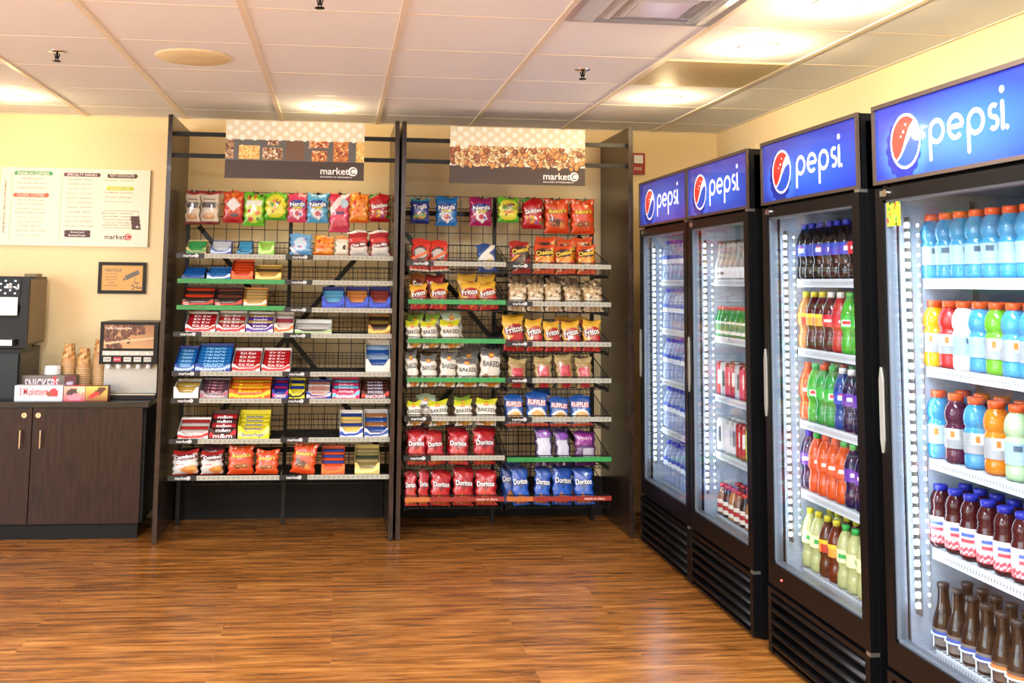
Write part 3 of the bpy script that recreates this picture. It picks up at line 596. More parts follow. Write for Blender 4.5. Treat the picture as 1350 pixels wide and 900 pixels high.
# --- bags standing on the shelves: (design, x0, x1, ytop, row) row 0 front, 1 behind
B = {('B', 1): [('lightbluebag', 382, 412.5, 308, 0), ('orangecandy', 413, 440.5, 311, 0), ('bearbag', 441.5, 460, 311, 0), ('cinnabag', 461, 487.5, 304, 0), ('cinnabag', 489, 515.5, 304, 0)],
     ('A', 8): [('combos', 228, 264, 594, 0), ('combos', 266, 296, 595, 0), ('combosdark', 268, 300, 586, 1), ('reeses', 301.5, 336, 588, 0), ('reeses', 337, 368, 593, 0)],
     ('B', 8): [('reesem', 383, 416, 584, 0)],
     ('C', 1): [('redchip', 540, 565.5, 315, 0), ('redchip', 566.5, 592, 317, 0), ('tostito', 630, 656, 322, 0)],
     ('D', 1): [('cheetohot', 674, 701, 318, 0), ('cheeto', 702.5, 731, 322, 0), ('cheeto', 704, 732, 312, 1), ('cheeto', 732, 758, 323, 0), ('cheeto', 733, 759, 314, 1), ('cheeto', 760, 785, 323, 0), ('cheeto', 758, 784, 313, 1)],
     ('C', 2): [('suncorn', 539, 560, 359, 1), ('fritos', 541, 564.5, 375, 0), ('sunred', 562, 588, 362, 1), ('fritos', 566, 589, 373, 0), ('fritos', 604, 630, 361, 1), ('fritos', 603, 630, 371, 0), ('fritos', 632, 656, 363, 1), ('fritos', 632, 657, 373, 0)],
     ('D', 2): [('popcornb', 668, 692, 364, 1), ('popcorn', 668, 692.5, 374, 0), ('popcornb', 695, 717, 364, 1), ('popcorn', 694, 717, 375, 0), ('popcornb', 718, 741, 365, 1), ('popcorn', 718, 741, 374, 0), ('popcornb', 743, 766, 367, 1), ('popcorn', 743, 767, 378, 0), ('popcornb', 768, 790, 370, 1), ('popcorn', 769, 795, 378, 0)],
     ('C', 3): [('bakedg', 538, 560, 414, 1), ('bakedy', 537, 556, 423, 0), ('bakedg', 563, 582, 414, 1), ('bakedy', 557.5, 579, 423, 0), ('bakedgr', 585, 612, 410, 1), ('bakedy', 581, 608, 422, 0)],
     ('D', 3): [('fritos', 662, 692, 417, 0), ('fritos', 664, 690, 413, 1), ('fritos', 693.5, 716, 421, 0), ('fritos', 717.5, 740, 424, 0), ('suncorn', 728, 752, 418, 1), ('fritos', 741.5, 765, 424, 0), ('suncorn', 756, 778, 419, 1), ('fritos', 767, 791, 422, 0)],
     ('C', 4): [('bakedk', 537, 553.5, 463, 0), ('bakedk', 555, 577, 468, 0), ('bakedk', 578, 600.5, 464, 0), ('bakedk', 602, 629, 472, 0), ('bakedk', 603, 629, 461, 1), ('bakedk', 631, 659.5, 459, 0)],
     ('D', 4): [('tanbag', 668, 693, 473, 0), ('tanbag', 704, 728, 471, 0), ('tanbag', 734, 757.5, 468, 0), ('tanbag', 759.5, 782, 472, 0)],
     ('C', 5): [('bakedy', 537, 556, 529, 0), ('bakedgr', 549, 575, 520, 1), ('bakedy', 566, 592, 528, 0), ('bakedy', 600, 624, 528, 0), ('bakedg', 602, 624, 523, 1), ('bakedy', 626, 653.5, 526, 0)],
     ('D', 5): [('ruffles', 666, 691, 521, 0), ('ruffles', 693, 722, 518, 0), ('ruffles', 698, 726, 510, 1), ('ruffles', 724, 750, 524, 0), ('ruffles', 752, 780, 522, 0)],
     ('C', 6): [('doritor', 537, 562.5, 567, 0), ('doritor', 540, 563, 562, 1), ('doritor', 564.5, 588, 568, 0), ('doritor', 590, 617, 567, 0), ('doritor', 588, 614, 561, 1), ('doritor', 624, 654, 565, 0), ('doritor', 626, 652, 561, 1)],
     ('D', 6): [('purplechip', 706, 730, 561, 0), ('purplechip', 733, 754, 565, 0), ('purplered', 757, 786, 569, 0)],
     ('C', 7): [('doritor', 534, 550, 622, 0), ('doritor', 551.5, 565, 620, 0), ('doritor', 566.5, 594, 621, 0), ('doritor', 596, 624, 618, 0), ('doritor', 626, 655, 620, 0), ('doritor', 600, 626, 613, 1)],
     ('D', 7): [('doritob', 662, 690, 611, 1), ('doritob', 676, 699, 615, 0), ('doritob', 702, 724, 616, 0), ('doritob', 726, 754, 613, 0), ('doritob', 757, 783.5, 616, 0), ('doritob', 738, 764, 608, 1)]}
rg = random.Random(7)
for (cc, k), L_ in B.items():
    z, fz, Yf = SH[cc][k-1]; cnt = [0, 0]
    for d, x0, x1, yt, row in sorted(L_, key=lambda q: q[1]):
        y = Yf+.045+row*.085; a, b = onY(x0, yt, y+.02), onY(x1, yt, y+.02); h = (a.z-fz)/math.cos(.2)
        lb = f'{DESC[d]}, {ORD[cnt[row]]} ' + ('in back row' if row else 'from left') + f', {ORD[k-1]} shelf, {HALF[cc]}'; cnt[row] += 1
        put_bag(d, (a.x+b.x)/2, y, fz+.001, (b.x-a.x)*1.0, h, lb, 'snack bag', f'bags on the {ORD[k-1]} shelf of {HALF[cc]}', lean=-.0+.2, roll=rg.uniform(-.1, .1), turn=rg.uniform(-.2, .2))
# ------------------------------------------------------------------ cartons of candy
def carton(x, y, z, w_, d_, hf, hb, c1, c2, text, ct, label, group, bars=None, art=None, closed=False, pos='', where=''):
    """open display carton: low front lip, side walls sloping up to a tall back; front faces -Y; returns the object"""
    e = empty('candy_carton', (x, y, z), label, 'candy carton', group)
    t = .0015; g = MB().col(c1)
    dip = .5 if bars else 0
    def lip(u): return hf*(1-dip*min(1, max(0, (.42-abs(u-.5))/.16)))
    g.box(-w_/2, w_/2, 0, d_, 0, t)
    us = [0, .08, .16, .24, .5, .76, .84, .92, 1]
    vs = [(-w_/2+u*w_, yy, zq) for yy in (0, t) for u in us for zq in (0, lip(u))]; m_ = len(us)*2
    g.add(vs, [(2*i, 2*i+2, 2*i+3, 2*i+1) for i in range(len(us)-1)]+[(m_+2*i+1, m_+2*i+3, m_+2*i+2, m_+2*i) for i in range(len(us)-1)]+[(2*i+1, 2*i+3, m_+2*i+3, m_+2*i+1) for i in range(len(us)-1)])
    if closed: g.box(-w_/2, w_/2, 0, d_, hf-t, hf)
    g.box(-w_/2, w_/2, d_-t, d_, 0, hb)
    for s in (-1, 1):
        xa = s*w_/2; xb = xa-s*t
        vs = [(q, yy, zz_) for q in (xa, xb) for yy, zz_ in ((0, 0), (d_, 0), (d_, hb), (0, hf))]
        g.add(vs, [(0, 1, 2, 3), (7, 6, 5, 4), (0, 4, 5, 1), (1, 5, 6, 2), (2, 6, 7, 3), (3, 7, 4, 0)])
    g.build('tray', MT['card'], e)
    cv = Cv(28, 10, c1, w_, hf)
    if art: art(cv)
    else: cv.slash(.35, .1, .55, c2)
    g = sheet(cv, w_, hf, -.0006); g.v = [(x_, y_, z_*lip(x_/w_+.5)/hf) for x_, y_, z_ in g.v]
    if text: text_into(g, text, -w_*.1 if closed else (-w_*.38 if text == 'G' else 0), hf*(.62 if closed else .27), w_*(.6 if closed else (.16 if text == 'G' else .72)), ct, flat(-.0006), height=min(hf*(.5 if closed else .4), w_*.2))
    g.build('printed_front', MT['card'], e)
    if bars:
        bc, btxt, bn = bars; cols_ = bc if isinstance(bc, list) else [bc]
        for i in range(bn):
            f = (i+.5)/bn; col_ = cols_[i % len(cols_)]; bh = .022
            zt = max(.016, (hf*.62+(hb-hf*.8)*f)*.86)
            yy = .012+(d_-.03)*f
            if closed: continue
            m = bar_mesh(col_, btxt, w_-.012)
            o = link('candy_bar', m[0], None, (x, y+yy, z+zt), (-.5, 0, 0)); lb2 = label.split(',')[0].replace(' carton', '')
            tag(o, f'{ORD[i]} candy bar from front, {pos} carton, {where}', 'candy bar', f'candy bars in the {pos} carton, {where}')
            if m[1]: link('lettering', m[1], o)
    return e
_bm = {}
def bar_mesh(col_, txt, w_):
    k = (col_, txt, round(w_, 3))
    if k not in _bm:
        mb = MB(); mb.smooth = True; mb.col(col_); NX, n_ = 11, 8; h, t = .040, .014; mb.cur = tuple(q*.75 for q in mb.cur)
        prof = [(-1, 0, 1)]
        vs = []
        for i in range(NX):
            u = 2*i/(NX-1)-1; k_ = .12 if abs(u) == 1 else (.5 if abs(u) > .75 else 1)
            for j in range(n_): a = 6.2832*j/n_; vs.append((u*w_/2, math.cos(a)*t/2*k_, math.sin(a)*h/2))
        fs = [(i*n_+j, i*n_+(j+1) % n_, (i+1)*n_+(j+1) % n_, (i+1)*n_+j) for i in range(NX-1) for j in range(n_)] + [tuple(range(n_)), tuple((NX-1)*n_+j for j in range(n_-1, -1, -1))]
        mb.add(vs, fs); tm = None
        if txt:
            tm = MB(); text_into(tm, txt[0], 0, .0, w_*.6, txt[1], flat(-t/2-.0008), height=.016); tm = tm.mesh('lettering', MT['ink'])
        _bm[k] = (mb.mesh('candy_bar', MT['film']), tm)
    return _bm[k]
# (column, shelf, x0, x1, ytop, front fraction, depth, c1, c2, text, text colour, bars(colour, text, n), short description)
CT = [('A', 1, 246, 272, 316, .45, .10, 'b99a5e', '2f9a50', '', '', ('2f9a50', None, 3), 'small tan and green mint carton'),
      ('A', 1, 278, 305, 317, .5, .10, '2c4c94', 'b8c8e0', '', '', ('c8d4e4', None, 4), 'navy gum carton'),
      ('A', 1, 313, 333, 317, .45, .10, '1c2c3c', '2c90c8', '', '', ('3098cc', None, 3), 'small cyan gum carton'),
      ('A', 1, 341, 361.5, 318, .8, .08, '86c83c', 'c8e890', '', '', ('a8d860', None, 2), 'small lime gum carton'),
      ('A', 2, 240, 270, 352, .35, .14, '20242c', '2464b0', '', '', ('1f62b4', None, 4), 'dark carton of blue packets'),
      ('A', 2, 273, 304, 352, .5, .14, '2468b4', 'e0e8f0', '', 'ffffff', ('2c74bc', None, 3), 'blue gum carton'),
      ('A', 2, 305.5, 334, 342, .42, .12, 'e84a1c', 'f07030', '', 'ffe0c0', ('d8481c', None, 4), 'orange red gum carton'),
      ('A', 2, 337, 371, 349, .5, .12, 'd8a838', 'f0d890', '', '', (['c89848', '5a4634'], None, 3), 'yellow and brown gum carton'),
      ('A', 3, 241, 282, 376, .32, .13, '4a3028', 'd8381c', 'G', 'f0e0d8', (['382824', 'c83a20'], None, 4), 'brown and red granola carton'),
      ('A', 3, 283.5, 320, 377, .32, .13, '4a3028', 'd8381c', 'G', 'f0e0d8', (['382824', '6a3a2c'], None, 4), 'brown and red granola carton'),
      ('A', 3, 321.5, 352, 379, .35, .13, 'e8983c', 'f0e8d8', '', '7a3c14', ('c8a060', None, 4), 'tan and orange granola carton'),
      ('B', 3, 425, 454.5, 378, .55, .14, '1c34a0', '2c50c8', '', 'e8f0ff', ('6cb4dc', None, 3), 'royal blue carton'),
      ('B', 3, 456, 486, 378, .55, .14, '1c34a0', '2c50c8', '', 'f8d8b0', ('d88848', None, 3), 'royal blue carton'),
      ('B', 3, 487, 515, 378, .55, .14, '1c34a0', '2c50c8', '', 'f0c0b0', ('9c4438', None, 3), 'royal blue carton'),
      ('A', 4, 245, 284.5, 411, .38, .15, 'f0e8e4', 'c82028', 'KitKat', 'c82028', ('c01c24', ('Kit Kat', 'f8f0f0'), 4), 'white and red wafer carton'),
      ('A', 4, 286, 323.5, 410, .38, .15, 'f0e8e4', 'c82028', 'KitKat', 'c82028', (['b81c22', 'c89a80'], ('Kit Kat', 'f8f0f0'), 4), 'white and red wafer carton'),
      ('A', 4, 325, 360.5, 411, .4, .15, 'f0ece8', '5a2c9c', 'Twix', '5a2c9c', (['5a2c98', 'c8a468'], ('twix', 'f8f0f0'), 4), 'white and purple candy carton'),
      ('A', 4, 362, 387, 411, .45, .14, 'e8dccc', 'd86a28', '', 'b03c1c', (['e8d4c8', 'a83a44'], None, 3), 'cream and orange candy carton'),
      ('B', 4, 389, 437.5, 421, .3, .15, 'e8e4da', '8ac04c', '', '', ('c8c4bc', None, 1), 'low white tray carton'),
      ('B', 4, 486, 515, 414, .48, .15, 'b07838', 'e8c860', '', 'f8e8b0', (['3c2c1c', '8a6a2c'], None, 3), 'brown and yellow nut carton'),
      ('A', 5, 231, 257, 456, .3, .2, '1c44a0', 'a8c0dc', 'CRUNCH', 'd8ecff', ('1f78c8', ('CRUNCH', 'a8e0ff'), 5), 'blue candy carton'),
      ('A', 5, 258.5, 304.5, 453, .3, .2, '1c44a0', 'a8c0dc', 'CRUNCH', 'd8ecff', ('1f78c8', ('CRUNCH', 'a8e0ff'), 6), 'blue candy carton'),
      ('A', 5, 306.5, 343.5, 459, .35, .2, 'e8dcd8', 'cc1c20', 'KitKat', 'cc1c20', ('cc1c20', ('Kit Kat', 'f8e8e8'), 4), 'red candy carton'),
      ('A', 5, 345.5, 383, 459, .33, .2, 'e8dcd8', 'cc1c20', 'KitKat', 'cc1c20', ('cc1c20', ('Kit Kat', 'f8e8e8'), 5), 'red candy carton'),
      ('B', 5, 483, 515, 448, .42, .16, 'e0d8cc', 'e8e0d4', '', '6a5c9c', (['1c50a0', '8aa4c8'], None, 4), 'tall white carton of blue packets'),
      ('A', 6, 229.5, 262, 500, .68, .17, 'e4ded4', 'f0ece4', '', '2c2824', ('c8a040', None, 2), 'plain white carton with black logo'),
      ('A', 6, 264.5, 301, 499, .45, .17, '8c8488', 'a8586c', 'Musketeers', 'e8dce0', (['5a3c44', '6a4450'], ('3 Musk', 'd88a98'), 4), 'grey and maroon candy carton'),
      ('A', 6, 302.5, 357, 498, .5, .17, 'e85c1c', 'f4c428', "Reese's", 'f6e020', (['e8641c', 'f0a020'], ("Reese's", 'f6e020'), 4), 'wide orange candy carton'),
      ('A', 6, 359.5, 380, 499, .5, .17, '2438a8', 'c82060', 'OREO', 'ffffff', (['1c2c90', 'a82458'], None, 4), 'blue and magenta cookie carton'),
      ('B', 6, 381.5, 402, 499, .5, .17, 'e8d838', '1c1c1c', '', '', (['d8c830', '2c3498'], None, 4), 'yellow cookie carton'),
      ('B', 6, 404.5, 436.5, 501, .42, .17, '1c3ca8', 'e8dcd4', 'PayDay', 'b83c34', (['e8d8cc', 'd89888'], ('PAYDAY', 'b03830'), 4), 'blue carton with cream bars'),
      ('B', 6, 438.5, 474.5, 498, .5, .17, 'd82c64', '7cc4e0', 'Airheads', 'f8f0f4', (['d83068', '6cb8d8'], ('AirHeads', 'f8f0f8'), 4), 'pink and pale blue candy carton'),
      ('B', 6, 477, 513.5, 499, .45, .17, '4c241a', 'c83a24', 'SNICKERS', 'e8e8f4', (['4c241a', '5c2c20'], ('SNICKERS', 'd8d8ec'), 4), 'brown candy carton'),
      ('A', 7, 235, 275, 551, .4, .15, 'e4d8d0', 'c82c2c', 'SMARTIES', 'c82c2c', (['c8bcb4', 'b02c2c'], None, 4), 'white and red candy carton'),
      ('A', 7, 277, 312, 541, .4, .15, '3c1c14', 'c81c28', 'm&m', 'f4f0f0', (['3c1c14', 'b81c24'], ('m&m', 'f4f0f0'), 4), 'brown and red candy carton'),
      ('A', 7, 314.5, 355.5, 541, .5, .16, 'f0e028', 'f8f090', 'Butterfinger', '1c3c9c', ('e8d424', ('Butterfinger', '1c3c9c'), 4), 'yellow candy carton'),
      ('B', 7, 448.5, 479, 541, .42, .15, 'f0ece8', '2c4ca8', '', '2c4ca8', (['e8c860', '2c3c80', 'd8b070'], None, 5), 'white and blue cookie carton'),
      ('B', 7, 481, 512.5, 540, .35, .15, 'd8d8d8', '2c50a0', '', 'c86030', (['1c4890', 'a06838'], None, 4), 'pale carton of dark blue packets'),
      ('B', 8, 424.5, 455, 588, .42, .14, 'd8582c', 'f07838', '', 'f8ecd8', (['e0501c', '3c4c9c'], None, 6), 'orange carton with small packets'),
      ('B', 8, 468.5, 501, 587, .45, .14, 'c8b868', 'e0d890', '', '4a5a2c', (['8a7c48', 'a8905c', '3c4030'], None, 5), 'khaki carton of small packets')]
cnt = {}
for cc, k, x0, x1, yt, ff, dp, c1, c2, tx, ct, bars, ds in CT:
    z, fz, Yf = SH[cc][k-1]; y = Yf+.02; a, b = onY(x0, yt, y+dp*.8), onY(x1, yt, y)
    a2 = onY(x0, yt, y); hb = a.z-fz; cnt[(cc, k)] = cnt.get((cc, k), 0)+1
    same = [q for q in CT if q[0] == cc and q[1] == k]
    pos = ORD[cnt[(cc, k)]-1]
    lb = f'{ds}, {pos} from left, {ORD[k-1]} shelf, {HALF[cc]}'
    carton((a2.x+b.x)/2, y, fz+.001, b.x-a2.x, dp, hb*ff, hb, c1, c2, tx, ct, lb, f'candy cartons on the {ORD[k-1]} shelf of {HALF[cc]}', bars, pos=pos, where=f'{ORD[k-1]} shelf, {HALF[cc]}')
# ------------------------------------------------------------------ coffee corner
CT_Z = .76; CFY = 6.15
e = empty('storage_cabinet', (-1.9, 6.4, 0), 'dark espresso wood base cabinet left of the snack racks', 'cabinet')
ox = (1.9, -6.4, 0)
def cp(mb, n_, m_, par=None, loc=ox): return mb.build(n_, m_, par or e, loc if par is None else None)
cp(MB().box(-2.75, -1.075, CFY+.02, WALLY-.005, .09, CT_Z-.03), 'carcass', MT['blackm'])
cp(MB().box(-2.75, -1.10, CFY+.025, CFY+.04, 0.001, .09), 'toe_kick', MT['blackm'])
for i, (a, b) in enumerate(((-2.745, -2.248), (-2.242, -1.698), (-1.692, -1.092))):
    d = cp(MB().box(a, b, CFY, CFY+.019, .088, CT_Z-.034), 'door', MT['cab'])
    hx = a+.052 if i == 2 else b-.052
    g = MB().tube((hx, CFY-.028, .505), (hx, CFY-.028, .605), .005, 10).tube((hx, CFY-.028, .515), (hx, CFY, .515), .004, 8).tube((hx, CFY-.028, .595), (hx, CFY, .595), .004, 8)
    g.build('handle', MT['chrome'], d)
    lx = a+.03 if i == 2 else b-.04
    g = MB().tube((lx, CFY-.008, .684), (lx, CFY, .684), .0145, 20); g.build('lock', MT['chrome'], d)
    MB().box(lx-.0015, lx+.0015, CFY-.0088, CFY-.0078, .678, .69).build('keyhole', MT['blackm'], d)
tag(MB().box(-2.76, -1.058, CFY-.025, WALLY-.004, CT_Z-.03, CT_Z).build('countertop', MT['counter']), 'black countertop on the espresso wood cabinet', 'countertop')
# lower machine and brewer
lx0, lx1, ly0, ly1 = -2.30, -1.802, 6.215, 6.62
e2 = empty('water_unit', ((lx0+lx1)/2, (ly0+ly1)/2, CT_Z), 'squat dark teal box unit under the coffee brewer', 'appliance')
MT['teal'] = mat('dark_teal_panel', '10222a', .3, spec=.3); MT['bronze'] = mat('bronze_side_panel', '6e5c3c', .35, metal=.4)
w2, d2 = (lx1-lx0)/2, (ly1-ly0)/2
MB().box(-w2, w2, -d2+.012, d2, 0.001, .27).build('housing', MT['blackp'], e2)
MB().box(-w2+.004, w2-.006, -d2, -d2+.012, .012, .258).build('front_door', MT['teal'], e2)
MB().box(-w2-.002, w2+.003, -d2-.006, d2, .27, .284).build('lid', MT['blackp'], e2)
MB().box(w2, w2+.002, -d2+.02, d2-.01, .012, .258).build('side_skin', mat('dark_side_skin', '2c2824', .35), e2)
bz = CT_Z+.286; bx0, bx1, by0, by1 = -2.24, -1.772, 6.25, 6.60; w2, d2 = (bx1-bx0)/2, (by1-by0)/2
e3 = empty('coffee_brewer', ((bx0+bx1)/2, (by0+by1)/2, bz), 'tall black coffee brewer with bronze side and glowing display, at the left edge', 'coffee machine')
MB().box(-w2, w2-.004, -d2+.10, d2, .02, .412).box(-w2, w2-.004, -d2, -d2+.10, .25, .40).box(-w2, w2-.004, -d2-.002, -d2+.1, .001, .02).box(w2-.05, w2-.004, -d2, -d2+.1, .02, .25).build('housing', MT['blackp'], e3)
MB().box(w2-.004, w2, -d2+.014, d2-.002, .03, .396).build('side_panel', MT['bronze'], e3)
MB().box(w2-.10, w2-.03, d2-.13, d2-.01, .412, .43).build('bean_lid', MT['bronze'], e3)
MB().box(-w2+.01, w2-.062, -d2-.014, -d2, .19, .292).build('brew_head', MT['metal'], e3)
MB().box(-w2+.01, w2-.07, -d2-.05, -d2+.09, .02, .052).build('drip_tray', MT['metal'], e3)
MB().box(-w2+.01, w2-.05, -d2-.006, -d2, .30, .398).build('display_bezel', MT['blackp'], e3)
g = MB().col('dceaff')
for i in range(14):
    for j in range(5):
        if (i+j) % 2: g.box(-w2+.03+i*.027, -w2+.04+i*.027, -d2-.0072, -d2-.006, .31+j*.018, .318+j*.018)
g.build('display_lights', MT['dot'], e3)
g = MB(); text_into(g, 'E-J', w2-.095, .352, .07, 'ffffff', flat(-d2-.0075), height=.03); g.build('lettering', MT['ink'], e3)
# cups, lids
cupcols = ['c98d4c', 'e6cfa2', 'a8683a']
def cup_mesh():
    mb = MB(); mb.smooth = True; n_ = 24; m_ = 10; R = random.Random(4); vs = []; cc = []
    for j in range(m_+1):
        v = j/m_; r = .029+.013*v
        for i in range(n_):
            a = 6.2832*i/n_; vs.append((r*math.cos(a), r*math.sin(a), .115*v))
            t = math.sin(i*.9+j*1.3)+math.sin(i*1.7-j*.8)
            cc.append(lin('b98a58' if j >= m_-2 else ('c07f3c' if t > .5 else ('dcb67a' if t > -.6 else '96602c'))))
    fs = [(j*n_+i, j*n_+(i+1) % n_, (j+1)*n_+(i+1) % n_, (j+1)*n_+i) for j in range(m_) for i in range(n_)]
    mb.add(vs, fs, cc); mb.col('d2b88c'); mb.add([(.029*math.cos(6.2832*i/n_), .029*math.sin(6.2832*i/n_), 0) for i in range(n_)], [tuple(range(n_))[::-1]])
    mb.lathe([(.0425, .1135), (.0435, .115), (.0435, .1175), (.0405, .1165)], n_); return mb.mesh('paper_cup', MT['paper'])
cm = cup_mesh()
# stacks hang upside down: mouths down, patterned base up
for s, (x, y, ztop, nm) in enumerate(((-1.578, 6.42, 1.092, 'left'), (-1.487, 6.40, 1.062, 'middle'), (-1.402, 6.43, 1.118, 'right'))):
    n_ = int(round((ztop-CT_Z-.02-.1175)/.0135))+1
    for k in range(n_):
        zt = ztop-.002-k*.0135
        zt = CT_Z+.002+.1175+(n_-1-k)*.0135
        o = link('paper_cup', cm, None, (x+rg.uniform(-.0006, .0006), y, zt), (math.pi, 0, rg.uniform(0, 6)))
        tag(o, f'brown patterned paper cup, number {k+1} from the top of the {nm} stack' if k else f'brown patterned paper cup on top of the {nm} stack', 'paper cup', f'paper cups in the {nm} stack')
for k in range(4):
    o = MB().lathe([(.046, 0), (.047, .006), (.044, .010), (.043, .022), (.036, .024), (.001, .024)], 28).build('cup_lid', MT['white'], loc=(-1.652, 6.36, CT_Z+.105+k*.012 if False else CT_Z+.003+k*.013))
    tag(o, f'white cup lid, {["lowest", "second from bottom", "third from bottom", "topmost"][k]} of the short stack beside the cups', 'cup lid', 'white lids beside the cups')
for k in range(4, 13):
    o = link('cup_lid', bpy.data.objects['cup_lid'].data, None, (-1.652, 6.36, CT_Z+.003+k*.013)); tag(o, f'white cup lid, number {k+1} from the bottom of the lid stack', 'cup lid', 'white lids beside the cups')
# cartons on the counter
carton(-1.672, 6.165, CT_Z+.001, .262, .07, .085, .085, 'e4e6ee', 'c8ccdc', '3 Musketeers', 'c02c3c', 'white chocolate bar carton with red and blue lettering, front of the counter', None, None,
       lambda cv: (cv.rect(0, 0, 1, .3, 'cfdcea'), cv.ell(.82, .55, .1, .3, 'd8303c'), cv.ell(.72, .45, .08, .15, '8a5030')), closed=True)
carton(-1.655, 6.275, CT_Z+.001, .315, .07, .132, .132, '6e6460', '5c524e', 'SNICKERS', 'dcd4e4', 'dark grey candy bar carton standing behind the white one', None, None,
       lambda cv: (cv.ell(.62, .5, .05, .5, 'c82c30'), cv.rect(.78, 0, 1, 1, '5a1c20'), cv.rect(.83, .3, .96, .7, 'c8bcd4')), closed=True)
carton(-1.478, 6.17, CT_Z+.001, .118, .075, .082, .082, 'c83c50', 'f0d8c8', '', '', 'pink and brown cookie carton beside the white carton', None, None,
       lambda cv: (cv.grad('d85068', 'e8b898'), cv.ell(.4, .6, .3, .25, '4a3028', .4), cv.ell(.5, .25, .35, .2, 'e88898'), cv.ell(.8, .75, .2, .2, 'b0d0a8')), closed=True)
carton(-1.356, 6.17, CT_Z+.001, .122, .075, .082, .082, '804d1e', 'e8b850', '', '', 'brown and gold chocolate wafer carton in front of the dispenser', None, None,
       lambda cv: (cv.grad('8a4c1c', 'e8c860'), cv.ell(.55, .55, .35, .18, '4a2414', .5), cv.ell(.4, .4, .3, .15, 'c83028', .5), cv.ell(.75, .8, .2, .15, '5c3018')), closed=True)
# cappuccino dispenser
dw = .327; dxc = -1.209; dyf = 6.27
e4 = empty('cappuccino_dispenser', (dxc, dyf, CT_Z), 'black and steel cappuccino dispenser with coffee bean picture', 'drink dispenser')
MB().box(-dw/2, dw/2, 0, .30, .20, .442).build('top_housing', MT['blackp'], e4)
MB().box(-dw/2+.012, dw/2-.012, .09, .30, .02, .205).build('splash_panel', mat('satin_steel', 'a9a8a4', .4, metal=.55), e4)
MB().box(-dw/2-.002, dw/2+.002, -.012, .30, 0.001, .024).build('drip_tray', MT['blackp'], e4)
g = MB()
for i in range(24): x = -dw/2+.01+i*(dw-.02)/23; g.box(x-.002, x+.002, -.008, .085, .024, .027)
g.box(-dw/2+.004, dw/2-.004, -.01, -.006, .024, .029).build('drip_grate', MT['metal'], e4)
cv = Cv(90, 44, 'b08050', dw-.04, .135); cv.grad('c89a68', 'a06c40'); R = random.Random(3)
for i in range(170):
    u, v = R.uniform(0, .8), R.uniform(0, 1)
    if v < .25 and u > .35: continue
    if v < .62-.0*u and u > .55: continue
    ro = R.uniform(0, 3); cv.ell(u, v, .042, .07, '3a1c10', ro); cv.ell(u, v+.01, .034, .055, R.choice(['7a4628', '8a5230', '643620']), ro); cv.ell(u, v, .03, .008, '2c140c', ro)
cv.slash(.25, .16, .24, 'd0b48c')
g = sheet(cv, dw-.045, .135, -.0015, z0=.29); text_into(g, 'Caffe Cappuccino', -.06, .405, .15, 'f0e0c8', flat(-.002)); g.build('picture_panel', MT['card'], e4)
g = MB().col('c8c4bc').box(-dw/2+.018, dw/2-.022, -.004, 0, .25, .275); pn = g.build('button_panel', MT['card'], e4)
for i in range(5):
    x = -.118+i*.057
    MB().tube((x, -.008, .2625), (x, -.004, .2625), .0085, 16).build('button', MT['chrome'], e4)
    g = MB().col('c8c8c0' if i != 1 else 'c03848').box(x-.021, x+.021, -.004, 0, .214, .24); text_into(g, ['CAFE', 'MOCHA', 'VANILLA', 'FRENCH', 'COCOA'][i], x, .227, .034, '3a3430' if i != 1 else 'f4e8e8', flat(-.004)); g.build('flavour_label', MT['card'], e4)
    MB().lathe([(.014, 0), (.016, .02), (.018, .045)], 16, x, .045, .17).build('nozzle', MT['white'], e4)
# menu board and framed notice
mw = .905; mx0 = -2.105; cv = Cv(220, 120, 'f6f0dc', mw, .485)
for a, b in ((.075, .405), (.405, .70), (.70, .965)):
    if a < .65: cv.rect(a, .07, a+.003, .93, 'c8b890'); cv.rect(b, .07, b+.003, .93, 'c8b890') if b < .66 else None
cv.rect(.075, .07, .66, .074, 'c8b890'); cv.rect(.69, .24, .93, .246, 'b0a890'); cv.rect(.69, .46, .93, .466, 'b0a890'); cv.rect(.93, .24, .932, .466, 'b0a890')
def pill(u0, u1, v, c): cv.rect(u0, v-.025, u1, v+.025, c); cv.ell(u0, v, .012, .026, c); cv.ell(u1, v+.002, .015, .028, c)
pill(.10, .33, .925, '3f9a68'); pill(.43, .65, .92, '5a2a3c'); pill(.72, .90, .915, '4a2c24'); pill(.72, .88, .75, 'c4d23c'); pill(.10, .31, .645, 'dc5838'); pill(.45, .60, .18, '4a2434'); pill(.45, .60, .14, '4a2434')
cv.mask((abs(cv.u-.915+.08*(cv.v-.3)) < .03) & (abs(cv.v-.31) < .085), '4a2a20'); cv.ell(.925, .26, .008, .015, 'f0e8e0')
e5 = empty('menu_board', (mx0+mw/2, WALLY, 1.65), 'large cream coffee menu board on the wall above the brewer', 'menu board')
MB().col('d8c8a0').box(-mw/2, mw/2, -.02, -.001, 0, .485).build('board', MT['card'], e5)
sheet(cv, mw, .485, -.0205).build('printed_face', MT['card'], e5)
g = MB(); X = lambda u: (u-.5)*mw; fn = flat(-.0207)
for t, u, v, w_, c in (('PREMIUM COFFEES', .215, .925, .21, 'f0f4e8'), ('SPECIALTY DRINKS', .54, .92, .20, 'f0e8e8'), ('HOT CHOCOLATE', .81, .915, .165, 'f4ece0'), ('FLAVORED TEAS', .80, .75, .13, 'f0f4c8'), ('CLASSIC COFFEES', .205, .645, .18, 'f8e8e0'), ('Ground and', .525, .18, .09, 'f0e8e8'), ('Brewed Fresh', .525, .14, .11, 'f0e8e8')):
    text_into(g, t, X(u), v*.485, w_*mw, c, fn)
